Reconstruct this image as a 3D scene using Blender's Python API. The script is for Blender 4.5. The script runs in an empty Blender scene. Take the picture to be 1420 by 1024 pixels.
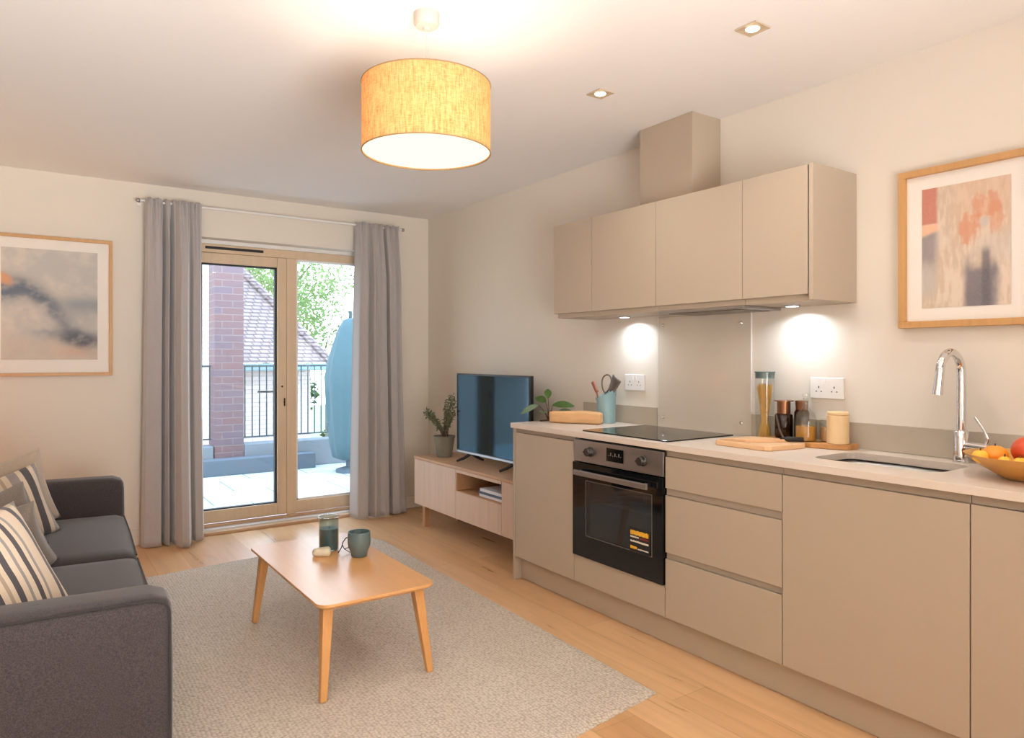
import bpy, bmesh, math, random
from mathutils import Vector, Matrix, noise
PI = math.pi
random.seed(11)
S = bpy.context.scene
COL = S.collection

# ------------------------------------------------------------------ camera
cam = bpy.data.cameras.new('camera')
co = bpy.data.objects.new('camera', cam); COL.objects.link(co)
cam.sensor_fit = 'HORIZONTAL'; cam.sensor_width = 36.0
cam.lens = 36.0 * 969.0 / 1420.0
cam.shift_x = 0.0; cam.shift_y = (494.9 - 512.0) / 1420.0
cam.clip_start = 0.02; cam.clip_end = 200
co.location = (0, 0, 1.235)
co.rotation_euler = (PI / 2, 0, -math.radians(34.735))
S.camera = co

# ------------------------------------------------------------------ world, exposure
w = bpy.data.worlds.new('sky'); S.world = w; w.use_nodes = True
nt = w.node_tree; nt.nodes.clear()
wo = nt.nodes.new('ShaderNodeOutputWorld'); bg = nt.nodes.new('ShaderNodeBackground')
tc = nt.nodes.new('ShaderNodeTexCoord'); sx = nt.nodes.new('ShaderNodeSeparateXYZ')
rp = nt.nodes.new('ShaderNodeValToRGB')
rp.color_ramp.elements[0].position = 0.0; rp.color_ramp.elements[0].color = (0.86, 0.93, 1.0, 1)
rp.color_ramp.elements[1].position = 0.9; rp.color_ramp.elements[1].color = (0.52, 0.72, 1.0, 1)
nt.links.new(tc.outputs['Generated'], sx.inputs[0]); nt.links.new(sx.outputs['Z'], rp.inputs[0])
nt.links.new(rp.outputs[0], bg.inputs['Color']); bg.inputs['Strength'].default_value = 8.5
nt.links.new(bg.outputs[0], wo.inputs[0])
S.view_settings.view_transform = 'Standard'; S.view_settings.look = 'None'
S.view_settings.exposure = -0.08; S.view_settings.gamma = 1.0
S.view_settings.use_curve_mapping = False
S.cycles.use_denoising = True
S.cycles.max_bounces = 10; S.cycles.diffuse_bounces = 6; S.cycles.glossy_bounces = 4
S.cycles.transmission_bounces = 6; S.cycles.transparent_max_bounces = 16
S.cycles.sample_clamp_indirect = 6.0
S.cycles.caustics_reflective = False; S.cycles.caustics_refractive = False

PENDANT_W = 6.5; DIFFUSER = 1.5
DOWN_W = 15.0; UNDER_W = 1.35
WARM = (1.0, 0.88, 0.70); NEUT = (1.0, 0.94, 0.86); COOL = (0.80, 0.90, 1.0)

def light(name, kind, loc, energy, col, parent=None, size=0.05, rot=(0, 0, 0), spot=100, blend=0.8):
    l = bpy.data.lights.new(name, kind); l.energy = energy; l.color = col
    if kind == 'AREA': l.shape = 'DISK'; l.size = size
    else: l.shadow_soft_size = size
    if kind == 'SPOT': l.spot_size = math.radians(spot); l.spot_blend = blend
    o = bpy.data.objects.new(name, l); COL.objects.link(o); o.rotation_euler = rot
    if parent: o.parent = parent; o.location = Vector(loc) - parent.location
    else: o.location = loc
    return o

fill = light('added_fill_behind_camera', 'AREA', (.5, -1.62, 1.35), 46.0, (1.0, .97, .92), None, 2.0, (math.radians(104), 0, math.radians(4)))  # added soft fill behind the camera, no real source there
fill.data.spread = math.radians(100)
fill2 = light('added_fill_towards_ceiling', 'AREA', (.3, -1.2, .5), 80.0, (.90, .95, 1.0), None, 1.6, (math.radians(138), 0, math.radians(6)))  # second added fill, aimed up to brighten the ceiling
fill2.data.spread = math.radians(110)

# ------------------------------------------------------------------ materials
def srgb(r, g, b):
    f = lambda c: (c / 255 / 12.92) if c / 255 <= 0.04045 else ((c / 255 + 0.055) / 1.055) ** 2.4
    return (f(r), f(g), f(b), 1)

class Mat:
    def __init__(s, name):
        s.m = bpy.data.materials.new(name); s.m.use_nodes = True
        s.t = s.m.node_tree; s.t.nodes.clear()
        s.out = s.n('ShaderNodeOutputMaterial')
    def n(s, typ, **kw):
        x = s.t.nodes.new(typ)
        for k, v in kw.items():
            if k[0] == '_': x.inputs[k[1:].replace('_', ' ')].default_value = v
            else: setattr(x, k, v)
        return x
    def l(s, a, b): s.t.links.new(a, b)
    def coords(s, scale=(1, 1, 1), loc=(0, 0, 0), rot=(0, 0, 0)):
        c = s.n('ShaderNodeTexCoord'); m = s.n('ShaderNodeMapping')
        m.inputs['Scale'].default_value = scale; m.inputs['Location'].default_value = loc
        m.inputs['Rotation'].default_value = rot
        s.l(c.outputs['Object'], m.inputs[0]); return m.outputs[0]
    def noise(s, vec, scale, detail=3, rough=.55, dist=0):
        x = s.n('ShaderNodeTexNoise'); x.inputs['Scale'].default_value = scale
        x.inputs['Detail'].default_value = detail; x.inputs['Roughness'].default_value = rough
        x.inputs['Distortion'].default_value = dist
        s.l(vec, x.inputs['Vector']); return x.outputs['Fac']
    def mix(s, fac, a, b, mode='MIX'):
        x = s.n('ShaderNodeMix', data_type='RGBA', blend_type=mode)
        for sock, v in ((x.inputs[0], fac), (x.inputs[6], a), (x.inputs[7], b)):
            if hasattr(v, 'links'): s.l(v, sock)
            else: sock.default_value = v
        return x.outputs[2]
    def ramp(s, fac, stops, const=False):
        x = s.n('ShaderNodeValToRGB'); r = x.color_ramp
        if const: r.interpolation = 'CONSTANT'
        while len(r.elements) < len(stops): r.elements.new(0.5)
        for e, (p, c) in zip(r.elements, stops): e.position = p; e.color = c
        s.l(fac, x.inputs[0]); return x.outputs[0]
    def math(s, op, a, b=0.0):
        x = s.n('ShaderNodeMath', operation=op)
        for sock, v in ((x.inputs[0], a), (x.inputs[1], b)):
            if hasattr(v, 'links'): s.l(v, sock)
            else: sock.default_value = v
        return x.outputs[0]
    def bump(s, h, strength, dist):
        x = s.n('ShaderNodeBump'); x.inputs['Strength'].default_value = strength
        x.inputs['Distance'].default_value = dist; s.l(h, x.inputs['Height']); return x.outputs[0]
    def pbr(s, color, rough=.5, metal=0, normal=None, **kw):
        p = s.n('ShaderNodeBsdfPrincipled')
        for k, v in (('Base Color', color), ('Roughness', rough), ('Metallic', metal)):
            if hasattr(v, 'links'): s.l(v, p.inputs[k])
            else: p.inputs[k].default_value = v
        for k, v in kw.items(): p.inputs[k.replace('_', ' ')].default_value = v
        if normal is not None: s.l(normal, p.inputs['Normal'])
        s.l(p.outputs[0], s.out.inputs[0]); return p

def tone(c, f): return (c[0] * f, c[1] * f, c[2] * f, 1)

def plain(name, c, rough=.5, metal=0, var=.08, vs=6, bs=None, **kw):
    m = Mat(name); v = m.coords()
    col = m.mix(m.noise(v, vs), tone(c, 1 - var), tone(c, 1 + var))
    nrm = None
    if bs: nrm = m.bump(m.noise(v, bs[0], 4), bs[1], bs[2])
    m.pbr(col, rough, metal, nrm, **kw); return m.m

def wood(name, c, axis='Y', rough=.4, contrast=.22, scale=1.0, rings=14, **kw):
    m = Mat(name)
    st = {'X': (.06, 1, 1), 'Y': (1, .06, 1), 'Z': (1, 1, .06)}[axis]
    v = m.coords(scale=tuple(a * scale for a in st))
    a = m.noise(v, rings, 6, .6, 1.5); b = m.noise(v, rings * 9, 3, .6)
    f = m.math('ADD', m.math('MULTIPLY', a, .7), m.math('MULTIPLY', b, .3))
    col = m.ramp(f, [(.3, tone(c, 1 - contrast)), (.5, c), (.72, tone(c, 1 + contrast * .7))])
    m.pbr(col, rough, 0, m.bump(b, .12, .002), **kw); return m.m

def fabric(name, c, rough=.9, fs=900, var=.12, bump=.35, dist=.0015, sheen=.3):
    m = Mat(name); v = m.coords()
    f = m.noise(v, fs * .35, 2, .8); g = m.noise(v, 4, 2)
    col = m.ramp(f, [(.36, tone(c, 1 - var * 2)), (.64, tone(c, 1 + var * 2))])
    col = m.mix(m.math('MULTIPLY', g, .25), col, tone(c, .85))
    m.pbr(col, rough, 0, m.bump(m.noise(v, fs * .5, 2), bump, dist), Sheen_Weight=sheen, Sheen_Roughness=.5); return m.m

def glassy(name, tint=(1, 1, 1, 1), refl=.9, rough=.0, dens=0.0, body=(0, 0, 0, 1)):
    m = Mat(name); t = m.n('ShaderNodeBsdfTransparent'); t.inputs[0].default_value = tint
    g = m.n('ShaderNodeBsdfGlossy'); g.inputs[0].default_value = (refl, refl, refl, 1); g.inputs['Roughness'].default_value = rough
    lw = m.n('ShaderNodeLayerWeight'); lw.inputs[0].default_value = .5
    fres = m.math('ADD', m.math('MULTIPLY', m.math('POWER', lw.outputs['Facing'], 5.0), .9), .04)
    base = t.outputs[0]
    if dens:
        d = m.n('ShaderNodeBsdfDiffuse'); d.inputs[0].default_value = body
        mx = m.n('ShaderNodeMixShader'); mx.inputs[0].default_value = dens
        m.l(base, mx.inputs[1]); m.l(d.outputs[0], mx.inputs[2]); base = mx.outputs[0]
    mx = m.n('ShaderNodeMixShader'); m.l(fres, mx.inputs[0])
    m.l(base, mx.inputs[1]); m.l(g.outputs[0], mx.inputs[2]); m.l(mx.outputs[0], m.out.inputs[0]); return m.m

def emit(name, c, s):
    m = Mat(name); e = m.n('ShaderNodeEmission'); e.inputs[0].default_value = c; e.inputs[1].default_value = s
    m.l(e.outputs[0], m.out.inputs[0]); return m.m

M = {}
M['wall'] = plain('warm_white_paint', srgb(223, 215, 203), .85, var=.012, vs=2, bs=(220, .06, .001))
M['ceiling'] = plain('ceiling_paint', srgb(236, 233, 230), .9, var=.01, vs=2)
M['skirting'] = plain('skirting_paint', srgb(222, 212, 200), .6, var=.01)
M['cab'] = plain('cashmere_matt_laminate', srgb(178, 163, 144), .42, var=.012, vs=3)
M['cab_dark'] = plain('cashmere_channel', srgb(160, 146, 130), .5, var=.02)
M['cab_in'] = plain('dark_oven_cavity', srgb(60, 52, 45), .7, var=.05)  # plain dark tone of the oven cavity itself
M['upstand'] = plain('upstand_laminate', srgb(180, 170, 154), .3, var=.04, vs=12)
M['splash'] = plain('painted_glass_back', srgb(208, 200, 186), .07, var=.01, vs=3)
M['steel'] = plain('brushed_steel', srgb(176, 176, 178), .3, 1, var=.05, vs=30)
M['sink_steel'] = plain('satin_sink_steel', srgb(168, 164, 158), .33, 1, var=.06, vs=40)
M['chrome'] = plain('chrome', srgb(225, 225, 228), .05, 1, var=.01)
M['black_glass'] = plain('black_ceramic_glass', srgb(14, 15, 17), .04, var=.02)
M['black'] = plain('black_plastic', srgb(20, 19, 19), .35, var=.05)
M['black_matt'] = plain('matt_black', srgb(26, 24, 24), .6, var=.05)
M['white_plastic'] = plain('white_plastic', srgb(232, 230, 228), .35, var=.01)
M['pendant_white'] = plain('white_pendant_plastic', srgb(186, 180, 172), .4, var=.01)
M['oak_pale'] = wood('pale_limed_oak', srgb(205, 180, 160), 'Z', .5, .13, 1, 16)
M['oak_top'] = wood('oak_top', srgb(190, 152, 116), 'Y', .45, .18, 1, 14)
M['oak_in'] = wood('oak_inside', srgb(178, 134, 96), 'Y', .55, .15)
M['table_wood'] = wood('honey_oak_table', srgb(216, 162, 106), 'Y', .3, .1, 1, 14)
M['leg_wood'] = wood('honey_oak_leg', srgb(208, 152, 92), 'Z', .4, .18, 1, 40)
M['frame_wood'] = wood('oak_picture_frame', srgb(196, 150, 96), 'Z', .45, .12, 1, 30)
M['timber'] = wood('timber_window_frame', srgb(212, 188, 158), 'Z', .5, .08, 1, 20)
M['board_maple'] = wood('maple_board', srgb(220, 180, 138), 'Y', .5, .1, 1, 30)
M['board_oak'] = wood('darker_oak_board', srgb(190, 138, 82), 'Y', .5, .16, 1, 30)
M['block_wood'] = wood('live_edge_block_wood', srgb(214, 170, 122), 'X', .55, .22, 1, 22)
M['sofa'] = fabric('charcoal_sofa_fabric', srgb(58, 51, 52), var=.26, fs=900, sheen=.25)
M['sofa_pipe'] = fabric('charcoal_piping', srgb(46, 42, 43), var=.1, sheen=.1)
M['curtain'] = fabric('grey_velvet_curtain', srgb(172, 166, 164), var=.04, bump=.2, sheen=.5)
M['pillow_grey'] = fabric('grey_pillow_fabric', srgb(128, 118, 110), var=.12)
M['pillow_beige'] = fabric('beige_pillow_fabric', srgb(188, 172, 152), var=.06)
M['paper'] = plain('cream_mount_card', srgb(232, 226, 218), .85, var=.01)
M['glass'] = glassy('window_glass', (.97, .985, .98, 1), .9)
M['glass_thin'] = glassy('clear_jar_glass', (.95, .96, .95, 1), 1.0)
M['amber'] = glassy('amber_glass', (.35, .16, .06, 1), 1.0, 0, .35, srgb(50, 26, 14))
M['oven_pane'] = glassy('tinted_pane_grey_reflection', (.5, .5, .52, 1), 1.0, .02, .22, srgb(92, 94, 98))  # tinted glass; its grey body colour stands in for a reflection
M['oil'] = plain('golden_oil', srgb(196, 136, 52), .15, var=.1, vs=30)
M['granules'] = plain('dark_coffee_granules', srgb(52, 31, 20), .6, var=.5, vs=120, bs=(200, .6, .003))
M['pasta'] = wood('dry_spaghetti', srgb(226, 178, 86), 'Z', .5, .3, 1, 180)
M['copper'] = plain('bronze_lid', srgb(140, 98, 72), .3, .9, var=.15, vs=60)
M['teal_ceramic'] = plain('teal_glazed_ceramic', srgb(92, 110, 110), .35, var=.18, vs=30, bs=(90, .15, .002))
M['teal_light'] = plain('pale_blue_enamel', srgb(140, 172, 178), .4, var=.08, vs=18)
M['utensil'] = plain('grey_utensil_metal', srgb(120, 112, 106), .35, .6, var=.3, vs=60)
M['rust_handle'] = wood('rust_wood_handle', srgb(150, 92, 72), 'Z', .5)
M['pot_grey'] = plain('grey_green_clay', srgb(120, 116, 102), .8, var=.12, vs=20, bs=(80, .2, .002))
M['soil'] = plain('soil', srgb(50, 38, 28), .95, var=.4, vs=90)
M['leaf_olive'] = plain('dusty_green_leaf', srgb(118, 124, 96), .6, var=.35, vs=50)
M['leaf_green'] = plain('glossy_green_leaf', srgb(58, 88, 30), .4, var=.35, vs=30)
M['leaf_dull'] = plain('grey_green_leaf', srgb(104, 124, 98), .5, var=.2, vs=30)
M['stem_brown'] = plain('brown_stem', srgb(86, 58, 40), .7, var=.2, vs=40)
M['jar_cream'] = wood('cream_ceramic', srgb(228, 196, 150), 'Z', .55, .03)
M['bowl'] = wood('golden_wooden_bowl', srgb(206, 150, 72), 'Y', .35, .12)
M['lemon'] = plain('yellow_fruit_skin', srgb(244, 190, 62), .4, var=.06, vs=20, bs=(160, .2, .002))
M['orange'] = plain('orange_fruit_skin', srgb(240, 150, 44), .4, var=.08, vs=20, bs=(200, .3, .002))
M['red_fruit'] = plain('red_orange_fruit_skin', srgb(206, 78, 40), .35, var=.25, vs=14)
M['peach'] = plain('peach_skin', srgb(222, 122, 84), .6, var=.2, vs=12)
M['stone'] = plain('banded_stone', srgb(206, 196, 170), .6, var=.2, vs=40)
M['candle'] = plain('dark_teal_wax', srgb(92, 112, 116), .5, var=.1)
M['book_white'] = plain('white_book_cover', srgb(222, 222, 226), .5, var=.02)
M['book_blue'] = plain('slate_blue_book_cover', srgb(74, 90, 112), .5, var=.04)
M['page'] = plain('page_edges', srgb(226, 218, 204), .9, var=.05, vs=200)
M['sticker_yellow'] = plain('yellow_print', srgb(240, 180, 50), .6, var=.02)
M['sticker_white'] = plain('white_print', srgb(225, 220, 205), .6, var=.02)
M['sticker_red'] = plain('red_print', srgb(130, 34, 22), .6, var=.02)
M['knob'] = plain('dark_chrome_knob', srgb(92, 90, 88), .25, .9, var=.1)
M['display'] = plain('display_glass', srgb(10, 10, 12), .1, var=.02)
M['digits'] = plain('display_digits', srgb(150, 150, 155), .5, var=.02)
M['bulb'] = emit('glowing_bulb', (1, .82, .55, 1), 12)
M['diffuser'] = emit('lit_diffuser', (1.0, .87, .66, 1), DIFFUSER)
M['down_lens'] = emit('lit_downlight_lens', (1.0, .86, .62, 1), 9)
M['under_lens'] = emit('lit_strip_lens', (.85, .93, 1, 1), 6)
M['bezel'] = plain('satin_nickel_bezel', srgb(206, 186, 160), .4, .3, var=.02)
M['terrace_wall'] = plain('grey_render', srgb(112, 120, 126), .9, var=.06, vs=4)
M['render_base'] = plain('blue_grey_skirting_render', srgb(82, 94, 104), .9, var=.1, vs=3)
M['rail_metal'] = plain('painted_steel_railing', srgb(52, 66, 72), .5, var=.05)
M['gutter'] = plain('dark_slate_gutter', srgb(92, 120, 132), .6, var=.2, vs=3)
M['parasol'] = fabric('blue_parasol_cover', srgb(66, 92, 99), var=.04, sheen=.1)
M['bark'] = plain('tree_bark', srgb(100, 90, 76), .9, var=.3, vs=6)
M['marble'] = plain('pale_threshold', srgb(228, 224, 218), .3, var=.03)
M['wood_sill'] = wood('oak_threshold', srgb(196, 160, 124), 'X', .45, .15)
M['ground'] = plain('distant_garden_ground', srgb(110, 130, 90), .95, var=.3, vs=.5)

def tree_leaf(name, c):
    m = Mat(name); v = m.coords(); col = m.mix(m.noise(v, 1.4, 3), tone(c, .7), tone(c, 1.35))
    d = m.n('ShaderNodeBsdfDiffuse'); t = m.n('ShaderNodeBsdfTranslucent')
    m.l(col, d.inputs[0]); m.l(col, t.inputs[0])
    mx = m.n('ShaderNodeMixShader'); mx.inputs[0].default_value = .45
    m.l(d.outputs[0], mx.inputs[1]); m.l(t.outputs[0], mx.inputs[2]); m.l(mx.outputs[0], m.out.inputs[0]); return m.m
M['tree_a'] = tree_leaf('spring_green_leaves', srgb(126, 146, 98))
M['tree_b'] = tree_leaf('mid_green_leaves', srgb(104, 126, 86))

def floor_mat():
    m = Mat('oak_floor_boards')
    c = m.n('ShaderNodeTexCoord'); mp = m.n('ShaderNodeMapping'); mp.inputs['Rotation'].default_value = (0, 0, PI / 2)
    m.l(c.outputs['Object'], mp.inputs[0])
    b = m.n('ShaderNodeTexBrick'); b.offset = .37; b.offset_frequency = 2
    b.inputs['Scale'].default_value = 1; b.inputs['Brick Width'].default_value = 1.9; b.inputs['Row Height'].default_value = .185
    b.inputs['Mortar Size'].default_value = .0012; b.inputs['Mortar Smooth'].default_value = .2; b.inputs['Bias'].default_value = 0
    b.inputs['Color1'].default_value = (0, 0, 0, 1); b.inputs['Color2'].default_value = (1, 1, 1, 1); b.inputs['Mortar'].default_value = (.5, .5, .5, 1)
    m.l(mp.outputs[0], b.inputs['Vector'])
    v = m.coords(scale=(1, .07, 1))
    g = m.noise(v, 16, 5, .6, 1.2); g2 = m.noise(v, 150, 2)
    base = m.mix(b.outputs['Color'], srgb(204, 158, 112), srgb(222, 180, 134))
    gr = m.ramp(g, [(.3, (.86, .84, .81, 1)), (.6, (1.03, 1.03, 1.03, 1))])
    col = m.mix(1.0, base, gr, 'MULTIPLY')
    kn = m.noise(m.coords(scale=(1, .5, 1)), 7, 1)
    col = m.mix(m.ramp(kn, [(.77, (0, 0, 0, 1)), (.84, (.4, .4, .4, 1))]), col, srgb(150, 108, 72))
    col = m.mix(m.math('MULTIPLY', b.outputs['Fac'], .45), col, srgb(120, 84, 54))
    m.pbr(col, m.ramp(g, [(0, (.22, .22, .22, 1)), (1, (.38, .38, .38, 1))]), 0, m.bump(g2, .06, .001)); return m.m
M['floor'] = floor_mat()

def rug_mat():
    m = Mat('looped_wool_rug')
    v = m.coords(scale=(78, 112, 40))
    vo = m.n('ShaderNodeTexVoronoi'); vo.inputs['Scale'].default_value = 1; vo.inputs['Randomness'].default_value = .55
    m.l(v, vo.inputs['Vector'])
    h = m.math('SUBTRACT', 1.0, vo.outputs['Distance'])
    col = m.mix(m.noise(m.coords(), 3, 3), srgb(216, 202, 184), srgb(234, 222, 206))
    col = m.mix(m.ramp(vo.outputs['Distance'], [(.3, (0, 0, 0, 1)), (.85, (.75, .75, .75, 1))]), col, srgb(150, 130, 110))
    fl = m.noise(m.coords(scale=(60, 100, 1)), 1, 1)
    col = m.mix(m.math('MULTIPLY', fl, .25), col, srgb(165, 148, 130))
    m.pbr(col, .95, 0, m.bump(h, 1.0, .008), Sheen_Weight=.2); return m.m
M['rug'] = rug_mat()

def brick_mat(name, c1, c2, mort, bw=.225, rh=.075, ms=.006, axis='xz', bstr=.5):
    m = Mat(name); c = m.n('ShaderNodeTexCoord'); s = m.n('ShaderNodeSeparateXYZ'); m.l(c.outputs['Object'], s.inputs[0])
    cb = m.n('ShaderNodeCombineXYZ')
    if axis == 'xy': m.l(s.outputs[0], cb.inputs[0]); m.l(s.outputs[1], cb.inputs[1])
    else: m.l(m.math('ADD', s.outputs[0], s.outputs[1]), cb.inputs[0]); m.l(s.outputs[2], cb.inputs[1])
    b = m.n('ShaderNodeTexBrick'); b.inputs['Scale'].default_value = 1
    b.inputs['Brick Width'].default_value = bw; b.inputs['Row Height'].default_value = rh
    b.inputs['Mortar Size'].default_value = ms; b.inputs['Mortar Smooth'].default_value = .3
    b.inputs['Color1'].default_value = c1; b.inputs['Color2'].default_value = c2; b.inputs['Mortar'].default_value = mort
    m.l(cb.outputs[0], b.inputs['Vector'])
    col = m.mix(m.math('MULTIPLY', m.noise(c.outputs['Object'], 5, 3), .5), b.outputs['Color'], tone(c1, .75))
    m.pbr(col, .9, 0, m.bump(m.math('SUBTRACT', 1.0, b.outputs['Fac']), bstr, .01)); return m.m
M['brick'] = brick_mat('mixed_red_brick', srgb(112, 86, 86), srgb(100, 90, 100), srgb(122, 112, 112))
M['brick_white'] = brick_mat('pale_washed_brick', srgb(158, 150, 150), srgb(168, 164, 166), srgb(132, 128, 130))
M['tiles'] = brick_mat('clay_roof_tiles', srgb(150, 136, 134), srgb(132, 122, 124), srgb(84, 76, 80), .15, .065, .012, bstr=1)
M['paver'] = brick_mat('pale_stone_pavers', srgb(172, 178, 178), srgb(182, 187, 187), srgb(84, 96, 98), .6, .6, .009, 'xy')
M['hedge_wall'] = plain('mottled_pale_garden_wall', srgb(150, 158, 148), .9, var=.25, vs=9)

def shade_mat():
    m = Mat('linen_lampshade'); c = m.n('ShaderNodeTexCoord')
    v = m.coords(scale=(1, 1, .12)); f = m.noise(v, 190, 3, .7); v2 = m.coords(scale=(1, 1, 6)); g = m.noise(v2, 60, 2, .6)
    k = m.math('ADD', m.math('MULTIPLY', f, .65), m.math('MULTIPLY', g, .35))
    col = m.ramp(k, [(.34, srgb(170, 112, 66)), (.5, srgb(222, 156, 100)), (.7, srgb(240, 180, 126))])
    d = m.n('ShaderNodeBsdfDiffuse'); t = m.n('ShaderNodeBsdfTranslucent'); m.l(col, d.inputs[0]); m.l(col, t.inputs[0])
    mx = m.n('ShaderNodeMixShader'); mx.inputs[0].default_value = .18
    m.l(d.outputs[0], mx.inputs[1]); m.l(t.outputs[0], mx.inputs[2]); m.l(mx.outputs[0], m.out.inputs[0]); return m.m
M['shade'] = shade_mat()
M['shade_trim'] = plain('tan_shade_trim', srgb(150, 122, 84), .8, var=.05)

def screen_mat():
    m = Mat('tv_screen_glass'); v = m.coords()
    d = m.n('ShaderNodeBsdfDiffuse'); m.l(m.mix(m.noise(v, 2), srgb(14, 24, 32), srgb(18, 30, 40)), d.inputs[0])
    g = m.n('ShaderNodeBsdfGlossy'); g.inputs[0].default_value = (.55, .82, .95, 1); g.inputs['Roughness'].default_value = .06
    mx = m.n('ShaderNodeMixShader'); mx.inputs[0].default_value = .075
    m.l(d.outputs[0], mx.inputs[1]); m.l(g.outputs[0], mx.inputs[2]); m.l(mx.outputs[0], m.out.inputs[0]); return m.m
M['screen'] = screen_mat()

def stripe_mat(name, stops, sc=2.9, off=.62):
    m = Mat(name); c = m.n('ShaderNodeTexCoord'); s = m.n('ShaderNodeSeparateXYZ'); m.l(c.outputs['Object'], s.inputs[0])
    x = m.math('FRACT', m.math('ADD', m.math('MULTIPLY', s.outputs[0], sc), off))
    wob = m.math('MULTIPLY', m.math('SUBTRACT', m.noise(c.outputs['Object'], 5, 1), .5), .03)
    col = m.ramp(m.math('ADD', x, wob), stops, True)
    f = m.noise(c.outputs['Object'], 500, 2, .8)
    col = m.mix(m.math('MULTIPLY', f, .35), col, srgb(150, 138, 122))
    m.pbr(col, .92, 0, m.bump(m.noise(c.outputs['Object'], 450, 2), .3, .0012), Sheen_Weight=.2); return m.m
CR = srgb(224, 206, 184); NV = srgb(58, 58, 72); GR = srgb(150, 144, 144); TN = srgb(176, 156, 134)
def stripes(seq):
    out = []; p = 0; tot = sum(q for q, _ in seq)
    for q, c in seq: out.append((p / tot, c)); p += q
    return out
M['stripe_bold'] = stripe_mat('navy_cream_stripes', stripes([(1.2, CR), (1, NV), (1.2, CR), (1, GR), (1, CR), (1.3, NV), (1, CR), (.8, TN), (.9, CR), (1.3, NV), (1.1, CR), (.7, TN), (.8, CR), (1.1, NV), (1, CR), (.6, GR), (.9, CR), (.9, NV), (.7, CR), (.5, GR), (.9, CR)]))
M['stripe_fine'] = stripe_mat('grey_navy_cream_stripes', stripes([(1.5, CR), (.5, TN), (1.5, CR), (.5, GR), (1.2, CR), (.5, TN), (1.5, CR), (.5, GR), (1.4, CR), (1.1, NV), (.7, CR), (.5, TN), (.7, CR), (1.3, GR), (.7, CR), (1.1, NV), (.7, CR), (.6, GR), (.9, CR)]), 2.1, .52)

def vcol_mat(name):
    m = Mat(name); a = m.n('ShaderNodeVertexColor'); a.layer_name = 'paint'
    n = m.noise(m.coords(), 160, 4, .7)
    col = m.mix(m.math('MULTIPLY', n, .16), a.outputs[0], srgb(235, 225, 212))
    m.pbr(col, .8, 0, m.bump(n, .2, .001)); return m.m
M['paint_cloud'] = vcol_mat('painted_print_cloud'); M['paint_block'] = vcol_mat('painted_print_block')

# ------------------------------------------------------------------ geometry helpers
def box(bm, x0, x1, y0, y1, z0, z1, bev=0, seg=2):
    r = bmesh.ops.create_cube(bm, size=1)['verts']
    for v in r: v.co = Vector(((x0 + x1) / 2 + v.co.x * (x1 - x0), (y0 + y1) / 2 + v.co.y * (y1 - y0), (z0 + z1) / 2 + v.co.z * (z1 - z0)))
    if bev:
        e = list({e for v in r for e in v.link_edges})
        bmesh.ops.bevel(bm, geom=e, offset=bev, segments=seg, profile=.5, affect='EDGES')
    return bm

def B(*a, **k):
    bm = bmesh.new(); box(bm, *a, **k); return bm

def rbox(bm, c, h, r, n=10, crown=(0, 0, 0), fn=None):
    """soft box: centre c, half sizes h, corner radius r, faces bulged by crown"""
    t = bmesh.new(); bmesh.ops.create_cube(t, size=2)
    bmesh.ops.subdivide_edges(t, edges=t.edges[:], cuts=n, use_grid_fill=True)
    for v in t.verts:
        u = v.co.copy(); p = Vector((u.x * h[0], u.y * h[1], u.z * h[2]))
        q = Vector([max(-(h[i] - r), min(h[i] - r, p[i])) for i in range(3)])
        d = p - q
        if d.length > 1e-9: p = q + d.normalized() * r
        for i in range(3):
            j, k = (i + 1) % 3, (i + 2) % 3
            p[i] += crown[i] * u[i] * (1 - u[j] ** 2) * (1 - u[k] ** 2)
        if fn: p = fn(p, u)
        v.co = p + Vector(c)
    me = bpy.data.meshes.new('t'); t.to_mesh(me); t.free(); bm.from_mesh(me); bpy.data.meshes.remove(me)
    return bm

def lathe(bm, prof, c=(0, 0, 0), seg=32, caps=True, fr=None):
    rings = []
    for (r, z) in prof:
        ring = []
        for i in range(seg):
            a = 2 * PI * i / seg; rr = r * (fr(a, z) if fr else 1)
            ring.append(bm.verts.new((c[0] + rr * math.cos(a), c[1] + rr * math.sin(a), c[2] + z)))
        rings.append(ring)
    for a, b in zip(rings, rings[1:]):
        for i in range(seg): bm.faces.new((a[i], a[(i + 1) % seg], b[(i + 1) % seg], b[i]))
    if caps:
        if prof[0][0] > 1e-5: bm.faces.new(rings[0][::-1])
        if prof[-1][0] > 1e-5: bm.faces.new(rings[-1])
    return bm

def L(*a, **k):
    bm = bmesh.new(); lathe(bm, *a, **k); return bm

def tube(bm, pts, r, seg=10, caps=True):
    pts = [Vector(p) for p in pts]; rs = r if isinstance(r, (list, tuple)) else [r] * len(pts)
    up = None; rings = []
    for i, p in enumerate(pts):
        a = pts[max(i - 1, 0)]; b = pts[min(i + 1, len(pts) - 1)]; t = (b - a).normalized()
        if up is None:
            up = t.orthogonal().normalized()
        up = (up - t * up.dot(t))
        up = up.normalized() if up.length > 1e-6 else t.orthogonal().normalized()
        sd = t.cross(up)
        rings.append([bm.verts.new(p + (up * math.cos(2 * PI * k / seg) + sd * math.sin(2 * PI * k / seg)) * rs[i]) for k in range(seg)])
    for a, b in zip(rings, rings[1:]):
        for i in range(seg): bm.faces.new((a[i], a[(i + 1) % seg], b[(i + 1) % seg], b[i]))
    if caps: bm.faces.new(rings[0][::-1]); bm.faces.new(rings[-1])
    return bm

def T(*a, **k):
    bm = bmesh.new(); tube(bm, *a, **k); return bm

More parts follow.
